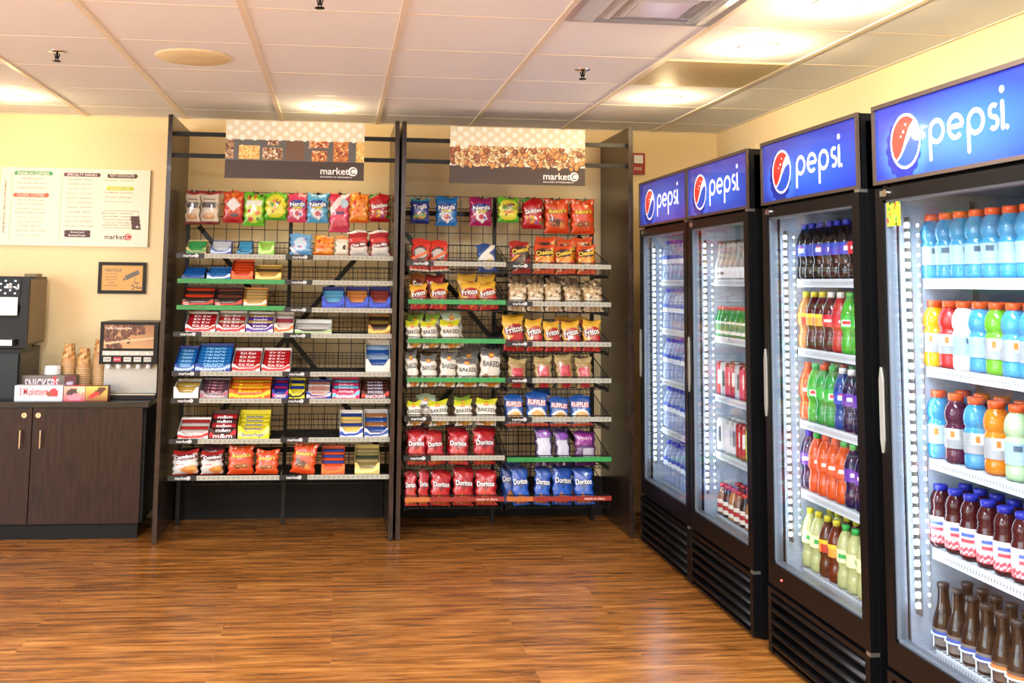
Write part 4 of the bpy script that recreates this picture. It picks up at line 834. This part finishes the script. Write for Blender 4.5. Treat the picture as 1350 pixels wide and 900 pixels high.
R = random.Random(2); words = ['House Blend', 'Dark Roast', 'Decaf Blend', 'Hazelnut', 'French Vanilla', 'Cafe Mocha', 'Cappuccino', 'Cafe Latte', 'Espresso', 'Americano', 'Macchiato', 'Colombian', 'Breakfast Blend', 'Steamed Milk']
for col_, vs_ in (((.22), (.86, .80, .74, .58, .53, .47, .42, .36, .30, .25, .19, .13)), ((.54), (.86, .80, .74, .68, .62, .56, .50, .44, .38, .32, .26)), ((.80), (.855, .70, .64, .58, .43, .39, .35, .31, .28))):
    for v in vs_:
        t = R.choice(words)+'  '+R.choice(words).lower(); text_into(g, t, X(col_)-.01, v*.485, R.uniform(.13, .19), '7a6a58', fn, height=.0075)
text_into(g, 'PREMIUM FRESHLY BREWED REFRESHMENT', X(.035), .24, .33, '7a6a58', fn, rot=math.pi/2)
logo(g, X(.80), .062, .165, '3a2c28', 'c82c2c', 'f4ece0', fn)
g.build('lettering', MT['ink'], e5)
e6 = empty('framed_notice', (-1.347, WALLY, 1.36), 'small black framed orange camera notice between the menu board and dispenser', 'framed notice')
nw, nh = .29, .195
MB().box(-nw/2, nw/2, -.018, -.001, 0, .02).box(-nw/2, nw/2, -.018, -.001, nh-.02, nh).box(-nw/2, -nw/2+.02, -.018, -.001, .02, nh-.02).box(nw/2-.02, nw/2, -.018, -.001, .02, nh-.02).build('frame', MT['blackp'], e6)
iw, ih = nw-.04, nh-.04; cv = Cv(80, 50, 'e89a2c', iw, ih)
cv.mask((abs((cv.u-.74)*math.cos(.45)*iw+(cv.v-.62)*math.sin(.45)*ih) < .045) & (abs(-(cv.u-.74)*math.sin(.45)*iw+(cv.v-.62)*math.cos(.45)*ih) < .014), '2a2620')
cv.ell(.55, .45, .03, .06, '2a2620'); cv.rect(.8, .3, .82, .55, '2a2620'); cv.rect(.8, .28, .9, .32, '2a2620'); cv.specks(8, ['2a2620'], .75, .03, .98, .22, .006, 3)
g = sheet(cv, iw, ih, -.010, z0=.02); text_into(g, 'NOTICE', -.055, .145, .10, '2a1c14', flat(-.0105)); 
for i, t in enumerate(('for your safety', 'this area is', 'monitored by', 'video', 'surveillance')): text_into(g, t, -.065, .122-i*.018, .075 if i != 3 else .03, '5a2c18', flat(-.0105), height=.009)
g.build('printed_face', MT['card'], e6)
MB().box(-iw/2, iw/2, -.0135, -.0125, .02, nh-.02).build('pane', MT['glass'], e6)
# ------------------------------------------------------------------ coolers
FX = 1.742
cool = [('farthest', 5.100, 5.935), ('second farthest', 4.300, 5.095), ('second nearest', 3.336, 4.154), ('nearest', 2.425, 3.236)]
SZ = (1.487, 1.214, .932, .662, .372)
def arc(cx, cz, r, a0, a1, t, n_=18):        # ring section, flat
    vs = []; fs = []
    for i in range(n_+1):
        a = a0+(a1-a0)*i/n_
        for k in (-1, 1): vs.append((cx+(r+k*t/2)*math.cos(a), cz+(r+k*t/2)*math.sin(a)))
    for i in range(n_): fs.append((2*i, 2*i+1, 2*i+3, 2*i+2))
    return vs, fs
def pepsi(mb, x, z, h, fn):
    """lower-case wordmark from strokes; x,z = left baseline, h = x-height"""
    t = h*.18; r = h/2-t/2; P = []
    def line(x0, z0, x1, z1, cap=True):
        d = math.hypot(x1-x0, z1-z0); nx, nz = -(z1-z0)/d*t/2, (x1-x0)/d*t/2
        P.append(([(x0+nx, z0+nz), (x0-nx, z0-nz), (x1-nx, z1-nz), (x1+nx, z1+nz)], [(0, 1, 2, 3)]))
        if cap:
            for a, b in ((x0, z0), (x1, z1)): P.append(([(a+t/2*math.cos(.5236*i), b+t/2*math.sin(.5236*i)) for i in range(12)], [tuple(range(12))]))
    cz = z+h/2; cx = x
    def p(cx):
        P.append(arc(cx+r, cz, r, 0, 6.2832, t, 28)); line(cx, cz, cx, z-h*.52)
        return cx+2*r+t*1.9
    cx = p(cx)
    P.append(arc(cx+r, cz, r, .0, 5.45, t, 26)); line(cx, cz, cx+2*r, cz, False); cx += 2*r+t*1.9
    cx = p(cx)
    rs = (h-t)/4; P.append(arc(cx+rs*1.1, cz+rs, rs*1.0, .75, 4.71, t*.92, 14)); P.append(arc(cx+rs*1.1, cz-rs, rs*1.0, -2.4, 1.57, t*.92, 14)); cx += 2.2*rs+t*1.35
    line(cx, z+t*.3, cx, z+h-t*.4); k = t*.72; P.append(([(cx+k*math.cos(.5236*i), z+h*1.38+k*math.sin(.5236*i)) for i in range(12)], [tuple(range(12))]))
    for j, (vs, fs) in enumerate(P): mb.add([fn(a, b, j*.00004) for a, b in vs], fs)
    return cx
def globe(g, cx, cz, R, fn):
    def disc(a, b, c, e_, rx=1, rz=1, pred=None):
        pass
    th = .45
    g.col('0c2488')
    # bottle cap skirt seen low left, with crimped edge
    n_ = 64; g.add([fn(cx-R*.16+R*(1.11+(.085 if i % 4 < 2 else 0))*math.cos(6.2832*i/n_)*.98, cz-R*.18+R*(1.11+(.085 if i % 4 < 2 else 0))*math.sin(6.2832*i/n_)*1.02, .0002) for i in range(n_)], [tuple(range(n_))])
    g.col('ffffff'); g.add([fn(cx+R*math.cos(6.2832*i/48), cz+R*math.sin(6.2832*i/48), .0005) for i in range(48)], [tuple(range(48))])
    r = R*.9; c_, s_ = math.cos(.55), math.sin(.55)
    def region(col, f0, f1, e_):
        n = 40; g.col(col); vs = []; fs = []
        for i in range(n+1):
            q = -1+2*i/n; hi = math.sqrt(max(0, 1-q*q)); a, b = max(-hi, min(hi, f0(q))), max(-hi, min(hi, f1(q)))
            for v in (a, b): x_, z_ = q*r, v*r; vs.append(fn(cx+x_*c_-z_*s_, cz+x_*s_+z_*c_, e_))
        for i in range(n): fs.append((2*i, 2*i+2, 2*i+3, 2*i+1))
        g.add(vs, fs)
    region('e02a26', lambda q: .04+.2*math.sin(q*2.2)+.1*q, lambda q: 2, .0008)
    region('1c48b8', lambda q: -2, lambda q: -.22+.2*math.sin(q*2.2+.3)-.12*q, .0008)
    g.col('ffffff')
    for (a, b, s) in ((-.1, .35, .07), (-.28, .2, .05), (.05, .6, .05)):
        g.add([fn(cx+a*R+s*R*math.cos(.7854*i), cz+b*R+s*R*.8*math.sin(.7854*i), .001) for i in range(8)], [tuple(range(8))])
for ci, (cn, ya, yb) in enumerate(cool):
    W2 = (yb-ya)/2; yc = (ya+yb)/2; DEP = WALLX-.012-FX
    e = empty('drink_cooler', (FX, yc, 0), f'tall black glass door drinks cooler, {cn} from the camera', 'drinks cooler', None, -math.pi/2)
    if True: e['label'] = {'farthest': 'black glass door drinks cooler farthest away, stocked with bottled water', 'second farthest': 'black glass door drinks cooler second from the back, stocked with cans and small bottles',
                           'second nearest': 'black glass door drinks cooler second nearest the camera, stocked with soda bottles', 'nearest': 'black glass door drinks cooler nearest the camera, cut by the right edge'}[cn]
    e['group'] = 'glass door coolers along the right wall'
    # local: x = along front (viewer's right), y = depth, z up
    MB().box(-W2, -W2+.03, .03, DEP, .002, 2.02).box(W2-.03, W2, .03, DEP, .002, 2.02).box(-W2+.03, W2-.03, DEP-.03, DEP, .03, 2.02).box(-W2+.03, W2-.03, .03, DEP-.03, 1.99, 2.02).box(-W2+.03, W2-.03, .06, DEP-.03, .29, .32).box(-W2+.03, W2-.03, .05, .07, .03, .29).build('cabinet', MT['black'], e)
    MB().box(-W2+.03, -W2+.04, .06, DEP-.04, .32, 1.765).box(W2-.04, W2-.03, .06, DEP-.04, .32, 1.765).box(-W2+.04, W2-.04, DEP-.05, DEP-.04, .32, 1.765).box(-W2+.04, W2-.04, .06, DEP-.05, .32, .33).box(-W2+.04, W2-.04, .06, DEP-.05, 1.755, 1.765).build('liner', MT['liner'], e)
    MB().box(-W2+.03, W2-.03, .04, .06, 1.765, 1.80).build('top_rail', MT['blackm'], e)
    MB().box(-W2+.04, W2-.04, DEP-.13, DEP-.055, 1.60, 1.75).build('evaporator_cover', MT['blackm'], e)
    # header light box
    hb = MB().box(-W2, W2, .006, .26, 1.787, 2.046).build('header_box', MT['blackp'], e)
    g = MB().box(-W2, W2, -.004, .01, 2.034, 2.048).box(-W2, W2, -.004, .01, 1.787, 1.799).box(-W2, -W2+.012, -.004, .01, 1.799, 2.034).box(W2-.012, W2, -.004, .01, 1.799, 2.034); g.build('header_frame', mat('header_trim', '4a3c34', .3) if ci == 0 else bpy.data.materials['header_trim'], e)
    hw, hh = 2*W2-.024, .235; cv = Cv(60, 20, '2450d0', hw, hh)
    d_ = np.sqrt(((cv.u-.5)/.62)**2+((cv.v-.4)/.62)**2); k = np.clip(1-d_, 0, 1)[..., None]
    k2 = np.clip(1-np.sqrt(((cv.u-.22)/.2)**2+((cv.v-.35)/.5)**2), 0, 1)[..., None]
    cv.a[:] = np.array(lin('14289a'))*(1-k)+np.array(lin('2c62d8'))*k; cv.a += np.array(lin('5088e0'))*k2*.8
    hs = sheet(cv, hw, hh, .004, z0=1.799).build('header_panel', MT['lit'], e)
    g = MB(); fn = lambda x, z, e_=0: (x, .0025-e_, z); globe(g, -hw*.27, 1.799+hh*.47, hh*.37, fn); g.build('emblem', MT['lit'], e)
    g = MB().col('ffffff'); xe = pepsi(g, -hw*.095, 1.799+hh*.335, hh*.33, lambda x, z, e_=0: (-hw*.095+(x+hw*.095)*1.06, .0025-e_, z)); text_into(g, 'R', xe+.036, 1.799+hh*.35, .005, 'ffffff', fn)
    g.col('ffffff'); vs, fs = arc(xe+.036, 1.799+hh*.35, .0065, 0, 6.2832, .0015, 14); g.add([fn(a, b) for a, b in vs], fs); g.build('wordmark', MT['lit'], e)
    # door
    gx0, gx1, gz0, gz1 = -W2+.05, W2-.055, .362, 1.735
    d = MB().box(-W2+.004, gx0, 0, .045, .275, 1.775).box(gx1, W2-.004, 0, .045, .275, 1.775).box(gx0, gx1, 0, .045, .275, gz0).box(gx0, gx1, 0, .045, gz1, 1.775).build('door', MT['blackp'], e)
    MB().box(gx0, gx1, .014, .018, gz0, gz1).build('glass', MT['glass'], d)
    MB().box(gx0, gx0+.008, .008, .04, gz0, gz1).box(gx1-.008, gx1, .008, .04, gz0, gz1).box(gx0, gx1, .008, .04, gz0, gz0+.008).box(gx0, gx1, .008, .04, gz1-.008, gz1).build('glass_spacer', MT['spacer'], d)
    g = MB(); hxx = -W2+.016; prof = [(.93, .002), (.97, .011), (1.16, .011), (1.20, .002)]
    for (za, ra), (zb, rb) in zip(prof, prof[1:]): g.add([(hxx-ra, -.006, za), (hxx+ra, -.006, za), (hxx+rb, -.006, zb), (hxx-rb, -.006, zb), (hxx-ra, 0, za), (hxx+ra, 0, za), (hxx+rb, 0, zb), (hxx-rb, 0, zb)], [(0, 1, 2, 3), (0, 3, 7, 4), (1, 5, 6, 2)])
    g.build('handle', mat('handle_grey', '8c8c84', .35) if ci == 0 else bpy.data.materials['handle_grey'], d)
    MB().tube((-W2+.075, -.006, 1.757), (-W2+.075, .001, 1.757), .012, 18).build('lock', MT['chrome'], d)
    MB().box(-W2+.035, -W2+.06, -.001, .001, 1.748, 1.766).build('lock_plate', MT['metal'], d)
    # led strips, each with an added dim dot row for its reflection
    for sx, x in ((-1, -W2+.082), (1, W2-.082)):
        s = MB().box(x-.016, x+.016, .062, .066, .45, 1.68).build('led_or_reflection_channel', MT['metal'], e)
        for yy, rr, mm in ((.0585, .0085, 'led'), (.098, .005, 'led_reflect')):  # deeper, dimmer row is the strip's reflection built as glowing dots
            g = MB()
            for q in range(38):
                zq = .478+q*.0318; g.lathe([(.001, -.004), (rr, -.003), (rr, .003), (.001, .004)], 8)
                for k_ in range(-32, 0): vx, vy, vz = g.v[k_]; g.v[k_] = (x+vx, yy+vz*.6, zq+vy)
            g.build('led_or_reflection_row', MT[mm], s)
        MB().box(x-.004, x+.004, .101, .104, .47, 1.66).build('led_or_reflection_channel', MT['metal'], s)  # backing bar added behind the reflection dots
        ld = bpy.data.lights.new('led_light', 'AREA'); ld.shape = 'RECTANGLE'; ld.size = .012; ld.size_y = 1.18; ld.energy = COOLER; ld.color = (.86, .94, 1)
        lo = link('led_light', ld, e, (x, .0705, 1.065)); lo.rotation_euler = (math.radians(90), 0, math.radians(-25*sx*-1)); 
    # shelves
    for si, z in enumerate(SZ):
        g = MB(); xa, xb = -W2+.105 if False else -W2+.045, W2-.045; ya_, yb_ = .125, DEP-.08
        if si == 4: z = .36
        zt = z-.006
        xs0, xs1 = -W2+.115, W2-.05
        g.box(xs0, xs1, .094, .099, zt-.028, zt+.004).box(xs0, xs1, .099, .104, zt-.028, zt-.023)
        for i in range(30): x = xs0+.005+(xs1-xs0-.01)*i/29; g.box(x-.002, x+.002, .099, yb_, zt-.003, zt)
        for y in (.13, .25, .4, yb_): g.box(xs0, xs1, y-.003, y+.003, zt-.009, zt-.003)
        sh = g.build('shelf', MT['wirew'], e)
        cvs = Cv(140, 3, 'c0c8d0', 1, 1)
        for i in range(0, 140, 3): cvs.a[1, i] = lin('50585e')
        sheet(cvs, xs1-xs0, .02, .0932, xs0, zt-.022).build('price_rail', MT['card'], sh)
        for sx in (-1, 1): pass
    for x in (-W2+.042, W2-.048):
        MB().box(x, x+.006, .30, .315, .34, 1.74).build('shelf_upright', MT['metal'], e)
    if ci == 3:
        for q in range(8):
            xq = -W2+.088+q*.072; yq = .106+.037; g = MB()
            for i in range(8):
                a0, a1 = math.pi+i*math.pi/8, math.pi+(i+1)*math.pi/8
                g.tube((xq+.0385*math.cos(a0), yq+.0385*math.sin(a0), .395), (xq+.0385*math.cos(a1), yq+.0385*math.sin(a1), .395), .003, 6)
            g.tube((xq, yq-.0385, .36), (xq, yq-.0385, .395), .0025, 6); g.build('bottle_stop', MT['wirew'], e)
    # lower grille
    gr = MB().box(-W2+.004, -W2+.035, -.004, .05, .012, .262).box(W2-.035, W2-.004, -.004, .05, .012, .262).box(-W2+.035, W2-.035, -.004, .05, .245, .262).box(-W2+.035, W2-.035, .035, .05, .012, .245).box(-W2+.035, W2-.035, 0, .035, .012, .022).build('grille', MT['blackp'], e)
    for i in range(5):
        z = .03+i*.044; g = MB(); g.smooth = True
        pr = [(.03, 0), (.004, .004), (-.008, .012), (-.010, .020), (-.004, .027), (.03, .034)]
        vs = [(x, a, z+b) for x in (-W2+.035, W2-.035) for a, b in pr]; n_ = len(pr)
        g.add(vs, [(k, k+1, n_+k+1, n_+k) for k in range(n_-1)]+[tuple(range(n_))[::-1], tuple(range(n_, 2*n_))])
        g.build('louvre', MT['blackp'], gr)
    g = MB()
    for z in (1.74, 1.715, .33, .30): g.tube((W2, .075 if z != 9 else 0, z), (W2+.002, .075, z), .005, 10)
    g.build('hinge_screws', MT['chrome'], e)
    for z in (.262, 1.7755): MB().box(W2-.03, W2-.002, -.002, .03, z, z+.0125).build('hinge', MT['metal'], e)
    if ci == 2:
        MB().tube((-W2+.13, -.003, .315), (-W2+.13, .001, .315), .004, 10).build('indicator_light', emis('indicator_glow', (1, .1, .1), 6), e)
    if ci == 3:
        cvx = Cv(20, 14, 'c8b828', .12, .09); cvx.specks(30, ['3c8c30', 'c83a28', 'e8d860', '2a4a20'], 0, 0, 1, 1, .008, 4); g = sheet(cvx, .085, .085, .009, -W2+.056, 1.65); g.build('sticker', MT['card'], d)
# ------------------------------------------------------------------ bottles
def liq(name, c, tr=.45, rough=.12):
    if name not in MT: MT[name] = mat(name, c, rough, coat=.5, trans=tr)
    return MT[name]
LQ = dict(blue='4aa6d8', red='c8283c', yellow='f2b81c', white='c8d4dc', green='74c434', orange='e0861c', purple='5c2444', palegreen='bcd8b0', cola='1c1416', maroon='5c1420', amber='7a2c10', dew='58c23c', lime='2fa84c',
          fanta='ee6420', grape='2c1c50', lemon='d8dc9c', tea='6a3418', cran='4c141c', coffee='30201a', milk='a87c60', can_s='c8ccd0', can_r='b02a30', can_g='9aa82c', pink='d86a80', ltea='d89858', bluesoda='2450a8')
LMAT = {k: liq('drink_'+k, v) for k, v in LQ.items()}
MT['water'] = clear_mat('clear_water_bottle', 'b8c8f0', .28); MT['clearplastic'] = clear_mat('clear_glass_bottle', 'c8c4c0', .35)
PROF = {'sport': [(.030, 0), (.0355, .005), (.0365, .012), (.0365, .036), (.0348, .040), (.0365, .044), (.0365, .105), (.0345, .112), (.0315, .117), (.0315, .121), (.0352, .127), (.0368, .138), (.0362, .152), (.032, .168), (.025, .180), (.021, .184), (.021, .196)],
        'soda': [(.024, 0), (.032, .003), (.0352, .012), (.0352, .045), (.0325, .056), (.0298, .068), (.0305, .082), (.034, .094), (.0352, .105), (.0352, .140), (.033, .156), (.0265, .178), (.018, .196), (.0128, .206), (.0128, .218)],
        'juice': [(.028, 0), (.034, .005), (.035, .012), (.035, .098), (.033, .103), (.0335, .108), (.030, .114), (.0325, .120), (.030, .126), (.0325, .132), (.032, .142), (.027, .158), (.021, .168), (.019, .172), (.019, .180)],
        'tea': [(.030, 0), (.0335, .004), (.0335, .012), (.034, .062), (.032, .080), (.026, .100), (.0195, .122), (.0165, .145), (.0155, .170), (.0165, .178), (.0165, .186)],
        'tallcan': [(.022, 0), (.026, .005), (.0262, .012), (.0262, .142), (.0245, .150), (.0225, .155), (.0225, .158)],
        'milk': [(.026, 0), (.031, .004), (.0318, .012), (.0318, .075), (.029, .092), (.022, .112), (.0185, .124), (.018, .140)]}
CAPS = {'sport': (.0232, .186, .021), 'soda': (.0145, .205, .021), 'juice': (.0212, .170, .018), 'tea': (.0178, .178, .014), 'tallcan': None, 'milk': (.0195, .130, .016)}
LAB = {'sport': (.045, .104, .0370), 'soda': (.094, .140, .0357), 'juice': (.015, .094, .0354), 'tea': (.010, .060, .0344), 'tallcan': (.013, .141, .0265), 'milk': (.014, .074, .0321)}
_m = {}
def cyl_label(r0_, r1_, z0, z1, fnc, nz=8, n_=48):
    mb = MB(); mb.smooth = True; vs = []; cc = []
    for j in range(nz+1):
        for i in range(n_):
            a = 6.2832*i/n_; r = r0_+(r1_-r0_)*j/nz; vs.append((r*math.cos(a), r*math.sin(a), z0+(z1-z0)*j/nz)); cc.append(lin(fnc((i/n_*3) % 1, j/nz)))
    fs = [(j*n_+i, j*n_+(i+1) % n_, (j+1)*n_+(i+1) % n_, (j+1)*n_+i) for j in range(nz) for i in range(n_)]
    return mb.add(vs, fs, cc)
def lab_art(k):
    A = {'sportw': lambda u, v: ('e87020' if abs(u-.5) < .09 and .45 < v < .85 else '93a8b4'),
         'sportg': lambda u, v: ('e86a20' if abs(u-.5) < .12 and .5 < v < .9 else ('f0f0f0' if abs(u-.5) < .2 and .45 < v else '8a9094')),
         'sportz': lambda u, v: ('30485c' if abs(u-.5) < .13 and .6 < v < .9 else ('7a98a8' if abs(u-.5) < .25 and .15 < v < .25 else '86a4b2')),
         'pepsi': lambda u, v: ('e8eef8' if abs(u-.5) < .16 and .35 < v < .7 else ('c82c34' if abs(u-.5) < .1 and v >= .7 and v < .85 else '2a3fae')),
         'redsoda': lambda u, v: ('f0e0e0' if abs(u-.5) < .2 and .4 < v < .6 else 'b81c2c'), 'dew': lambda u, v: ('d82c30' if abs(u-.5) < .2 and .3 < v < .6 else ('f0f4e8' if abs(u-.5) < .26 and .2 < v < .7 else '3ca83c')),
         'crush': lambda u, v: ('f4f0e8' if abs(u-.5) < .25 and .4 < v < .7 else 'e0501c'), 'grape': lambda u, v: ('f0ecf8' if abs(u-.5) < .22 and .4 < v < .7 else '5c2c98'),
         'teay': lambda u, v: ('e8c030' if v > .7 else ('b83020' if abs(u-.5) < .2 else 'd89838')), 'lemon': lambda u, v: ('2c9c4c' if abs(u-.5) < .2 and .3 < v < .7 else 'e8e8b0'),
         'cran': lambda u, v: ('3858b0' if .7 < v < .82 and abs(u-.5) < .3 else ('c83848' if (abs(u-.5) < .3 and .45 < v < .62) or (v < .35 and math.sin(u*31)*math.sin(v*29) > -.1) else 'cfc8cc')),
         'coffeeb': lambda u, v: ('2c4c9c' if .45 < v < .8 else '6c6460'), 'coffeeo': lambda u, v: ('d87838' if .5 < v < .85 else '5c4438'),
         'water': lambda u, v: ('3050b8' if v > .55 else 'dce6f4'), 'cans': lambda u, v: ('4a5058' if abs(u-.5) < .14 and .25 < v < .85 else 'c4c8cc'), 'canr': lambda u, v: ('e8e4e0' if abs(u-.5) < .16 and .3 < v < .8 else 'b0282c'),
         'cang': lambda u, v: ('303830' if abs(u-.5) < .16 and .3 < v < .8 else 'b4bc3c'), 'milk': lambda u, v: ('b02c30' if .3 < v < .7 else 'e8dcd0'), 'clearb': lambda u, v: ('6a6e78' if .3 < v < .6 and abs(u-.5) < .25 else 'd8dce2'),
         'greenb': lambda u, v: ('3c7c50' if .25 < v < .8 else 'd8d8cc'), 'canp': lambda u, v: ('f0e0e0' if abs(u-.5) < .16 and .3 < v < .8 else 'd04c60')}
    return A[k]
def put_bottle(typ, lq, capc, lab, x, y, z, label, group, cat='bottle'):
    kb = (typ, lq)
    if kb not in _m:
        mb = MB(); mb.lathe(PROF[typ], 20); _m[kb] = mb.mesh('bottle', MT[lq] if lq in MT else LMAT[lq])
    nm = {'tallcan': 'drink_can', 'sport': 'sports_drink_bottle', 'soda': 'soda_bottle', 'juice': 'juice_bottle', 'tea': 'glass_bottle', 'milk': 'small_bottle'}[typ]
    if lq == 'water': nm = 'water_bottle'
    o = link(nm, _m[kb], None, (x, y, z), (0, 0, rg.uniform(-.5, .5)+math.pi)); tag(o, label, cat, group)
    if CAPS[typ]:
        kc = (typ, 'cap', capc)
        if kc not in _m:
            r, zz0, h = CAPS[typ]; _m[kc] = MB().col(capc).lathe([(r, zz0), (r, zz0+h*.85), (r*.9, zz0+h), (.001, zz0+h)], 18).mesh('cap', MT['cap'])
        link('cap', _m[kc], o)
    if lab:
        kl = (typ, 'lab', lab)
        if kl not in _m:
            z0, z1, r = LAB[typ]; _m[kl] = cyl_label(r, r if typ != 'soda' else r, z0, z1, lab_art(lab), 14).mesh('label', MT['paper'])
        link('wrapper', _m[kl], o)
    return o
OR, BL, GR, YE, WH, RD, DK = 'e8602c', '2c34b8', '3cb858', 'e0d83c', 'eef0f2', 'c83034', '3a3432'
S = lambda lq, lab='sportw': ('sport', lq, OR, lab)
ROWS = {3: [(.079, [S('blue', 'sportz')]*8, 'sports'), (.079, [S('yellow', 'sportg'), S('red', 'sportg'), S('white', 'sportz'), S('blue', 'sportz'), S('green', 'sportg'), S('blue', 'sportg'), S('blue', 'sportg'), S('orange', 'sportg')], 's'),
            (.097, [S('blue', 'sportw'), None, S('purple', 'sportg'), S('blue', 'sportg'), S('orange', 'sportg'), S('palegreen', 'sportz'), S('green', 'sportg'), S('red', 'sportg')][:1]+[S('purple', 'sportg'), S('blue', 'sportg'), S('orange', 'sportg'), S('palegreen', 'sportz'), S('green', 'sportg'), S('red', 'sportg')], 's'),
            (.080, [('juice', 'cran', BL, 'cran')]*8, 'j'), (.072, [('tea', 'coffee', DK, 'coffeeb')]*4+[('tea', 'coffee', DK, 'coffeeo')]*4, 't')],
        2: [(.072, [('soda', 'cola', BL, 'pepsi')]*6+[('soda', 'cola', RD, 'redsoda')]*3, ''), (.073, [('soda', 'ltea', YE, 'teay'), ('soda', 'maroon', YE, 'teay'), ('soda', 'maroon', YE, 'teay'), ('soda', 'maroon', WH, 'redsoda'), ('soda', 'red', WH, 'redsoda'), ('soda', 'dew', GR, 'dew'), ('soda', 'dew', GR, 'dew'), ('soda', 'dew', GR, 'dew')], ''),
            (.073, [('soda', 'fanta', OR, 'crush'), ('soda', 'dew', GR, 'dew'), ('soda', 'lime', OR, 'dew'), ('soda', 'lime', GR, 'dew'), ('soda', 'bluesoda', WH, 'pepsi'), ('soda', 'grape', WH, 'grape'), ('soda', 'grape', WH, 'grape'), ('soda', 'grape', WH, 'grape')], ''),
            (.073, [('soda', 'grape', BL, 'grape'), ('soda', 'fanta', GR, 'crush'), ('soda', 'fanta', OR, 'crush'), ('soda', 'fanta', OR, 'crush'), ('soda', 'fanta', GR, 'crush'), ('soda', 'grape', GR, 'grape'), ('soda', 'grape', GR, 'grape'), ('soda', 'grape', GR, 'grape')], ''),
            (.073, [('soda', 'lemon', YE, 'lemon'), ('soda', 'lemon', YE, 'lemon'), ('soda', 'tea', YE, 'teay'), ('soda', 'amber', YE, 'teay'), ('soda', 'lemon', GR, 'lemon'), ('soda', 'lemon', GR, 'lemon'), ('soda', 'lemon', GR, 'lemon'), ('soda', 'lemon', GR, 'lemon')], '')],
        1: [(.066, [('tea', 'clearplastic', DK, 'clearb')]*9, ''), (.066, [('milk', 'lime', RD, 'greenb')]*9, ''), (.060, [('tallcan', 'can_r', None, 'canr'), ('tallcan', 'can_s', None, 'cans'), ('tallcan', 'can_r', None, 'canp')]*3, ''),
            (.060, [('tallcan', 'can_s', None, 'cans')]*4+[('tallcan', 'can_r', None, 'canr')]*2+[('tallcan', 'can_g', None, 'cang')]*4, ''), (.070, [('milk', 'milk', RD, 'milk'), ('milk', 'coffee', RD, 'milk'), ('milk', 'ltea', RD, 'milk')]*3, '')],
        0: [(.072, [('soda', 'water', BL, 'water')]*9, '')]*5}
WORD = {'blue': 'light blue', 'red': 'red', 'yellow': 'yellow', 'white': 'clear white', 'green': 'green', 'orange': 'orange', 'purple': 'purple', 'palegreen': 'pale green', 'cola': 'dark cola', 'maroon': 'dark maroon', 'amber': 'amber', 'dew': 'bright green', 'lime': 'green', 'fanta': 'orange', 'grape': 'dark grape', 'lemon': 'pale lemon', 'tea': 'brown tea', 'cran': 'cranberry', 'coffee': 'brown', 'milk': 'tan milk', 'can_s': 'silver', 'can_r': 'red', 'can_g': 'yellow green', 'ltea': 'light brown', 'bluesoda': 'blue', 'water': 'clear water', 'clearplastic': 'clear glass'}
DEPTHX = {'sport': .04, 'soda': .038, 'juice': .038, 'tea': .037, 'tallcan': .032, 'milk': .036}
for ci, rows in ROWS.items():
    cn, ya, yb = cool[ci]
    for si, (pitch, items, _) in enumerate(rows):
        z = (SZ[si] if si < 4 else .36)-.0055
        for row in range(2):
            y = yb-.088-pitch*.0; n_ = 0
            for it in items:
                if y < ya+.085: break
                typ, lq, cc_, lab = it; r = DEPTHX[typ]
                x = FX+.106+r+row*(2*r+.004)
                what = 'can' if typ == 'tallcan' else 'bottle'
                cname = {0: 'farthest cooler', 1: 'second farthest cooler', 2: 'second nearest cooler', 3: 'nearest cooler'}[ci]
                lb = f'{WORD[lq]} {what}' + (' in back row' if row else '') + f', {ORD[n_]} from far end, {ORD[si]} shelf, {cname}'
                put_bottle(typ, lq, cc_, lab, x+rg.uniform(-.002, .002), y+rg.uniform(-.0015, .0015), z+.001, lb, f'drinks on the {ORD[si]} shelf of the {cname}', what)
                y -= pitch; n_ += 1
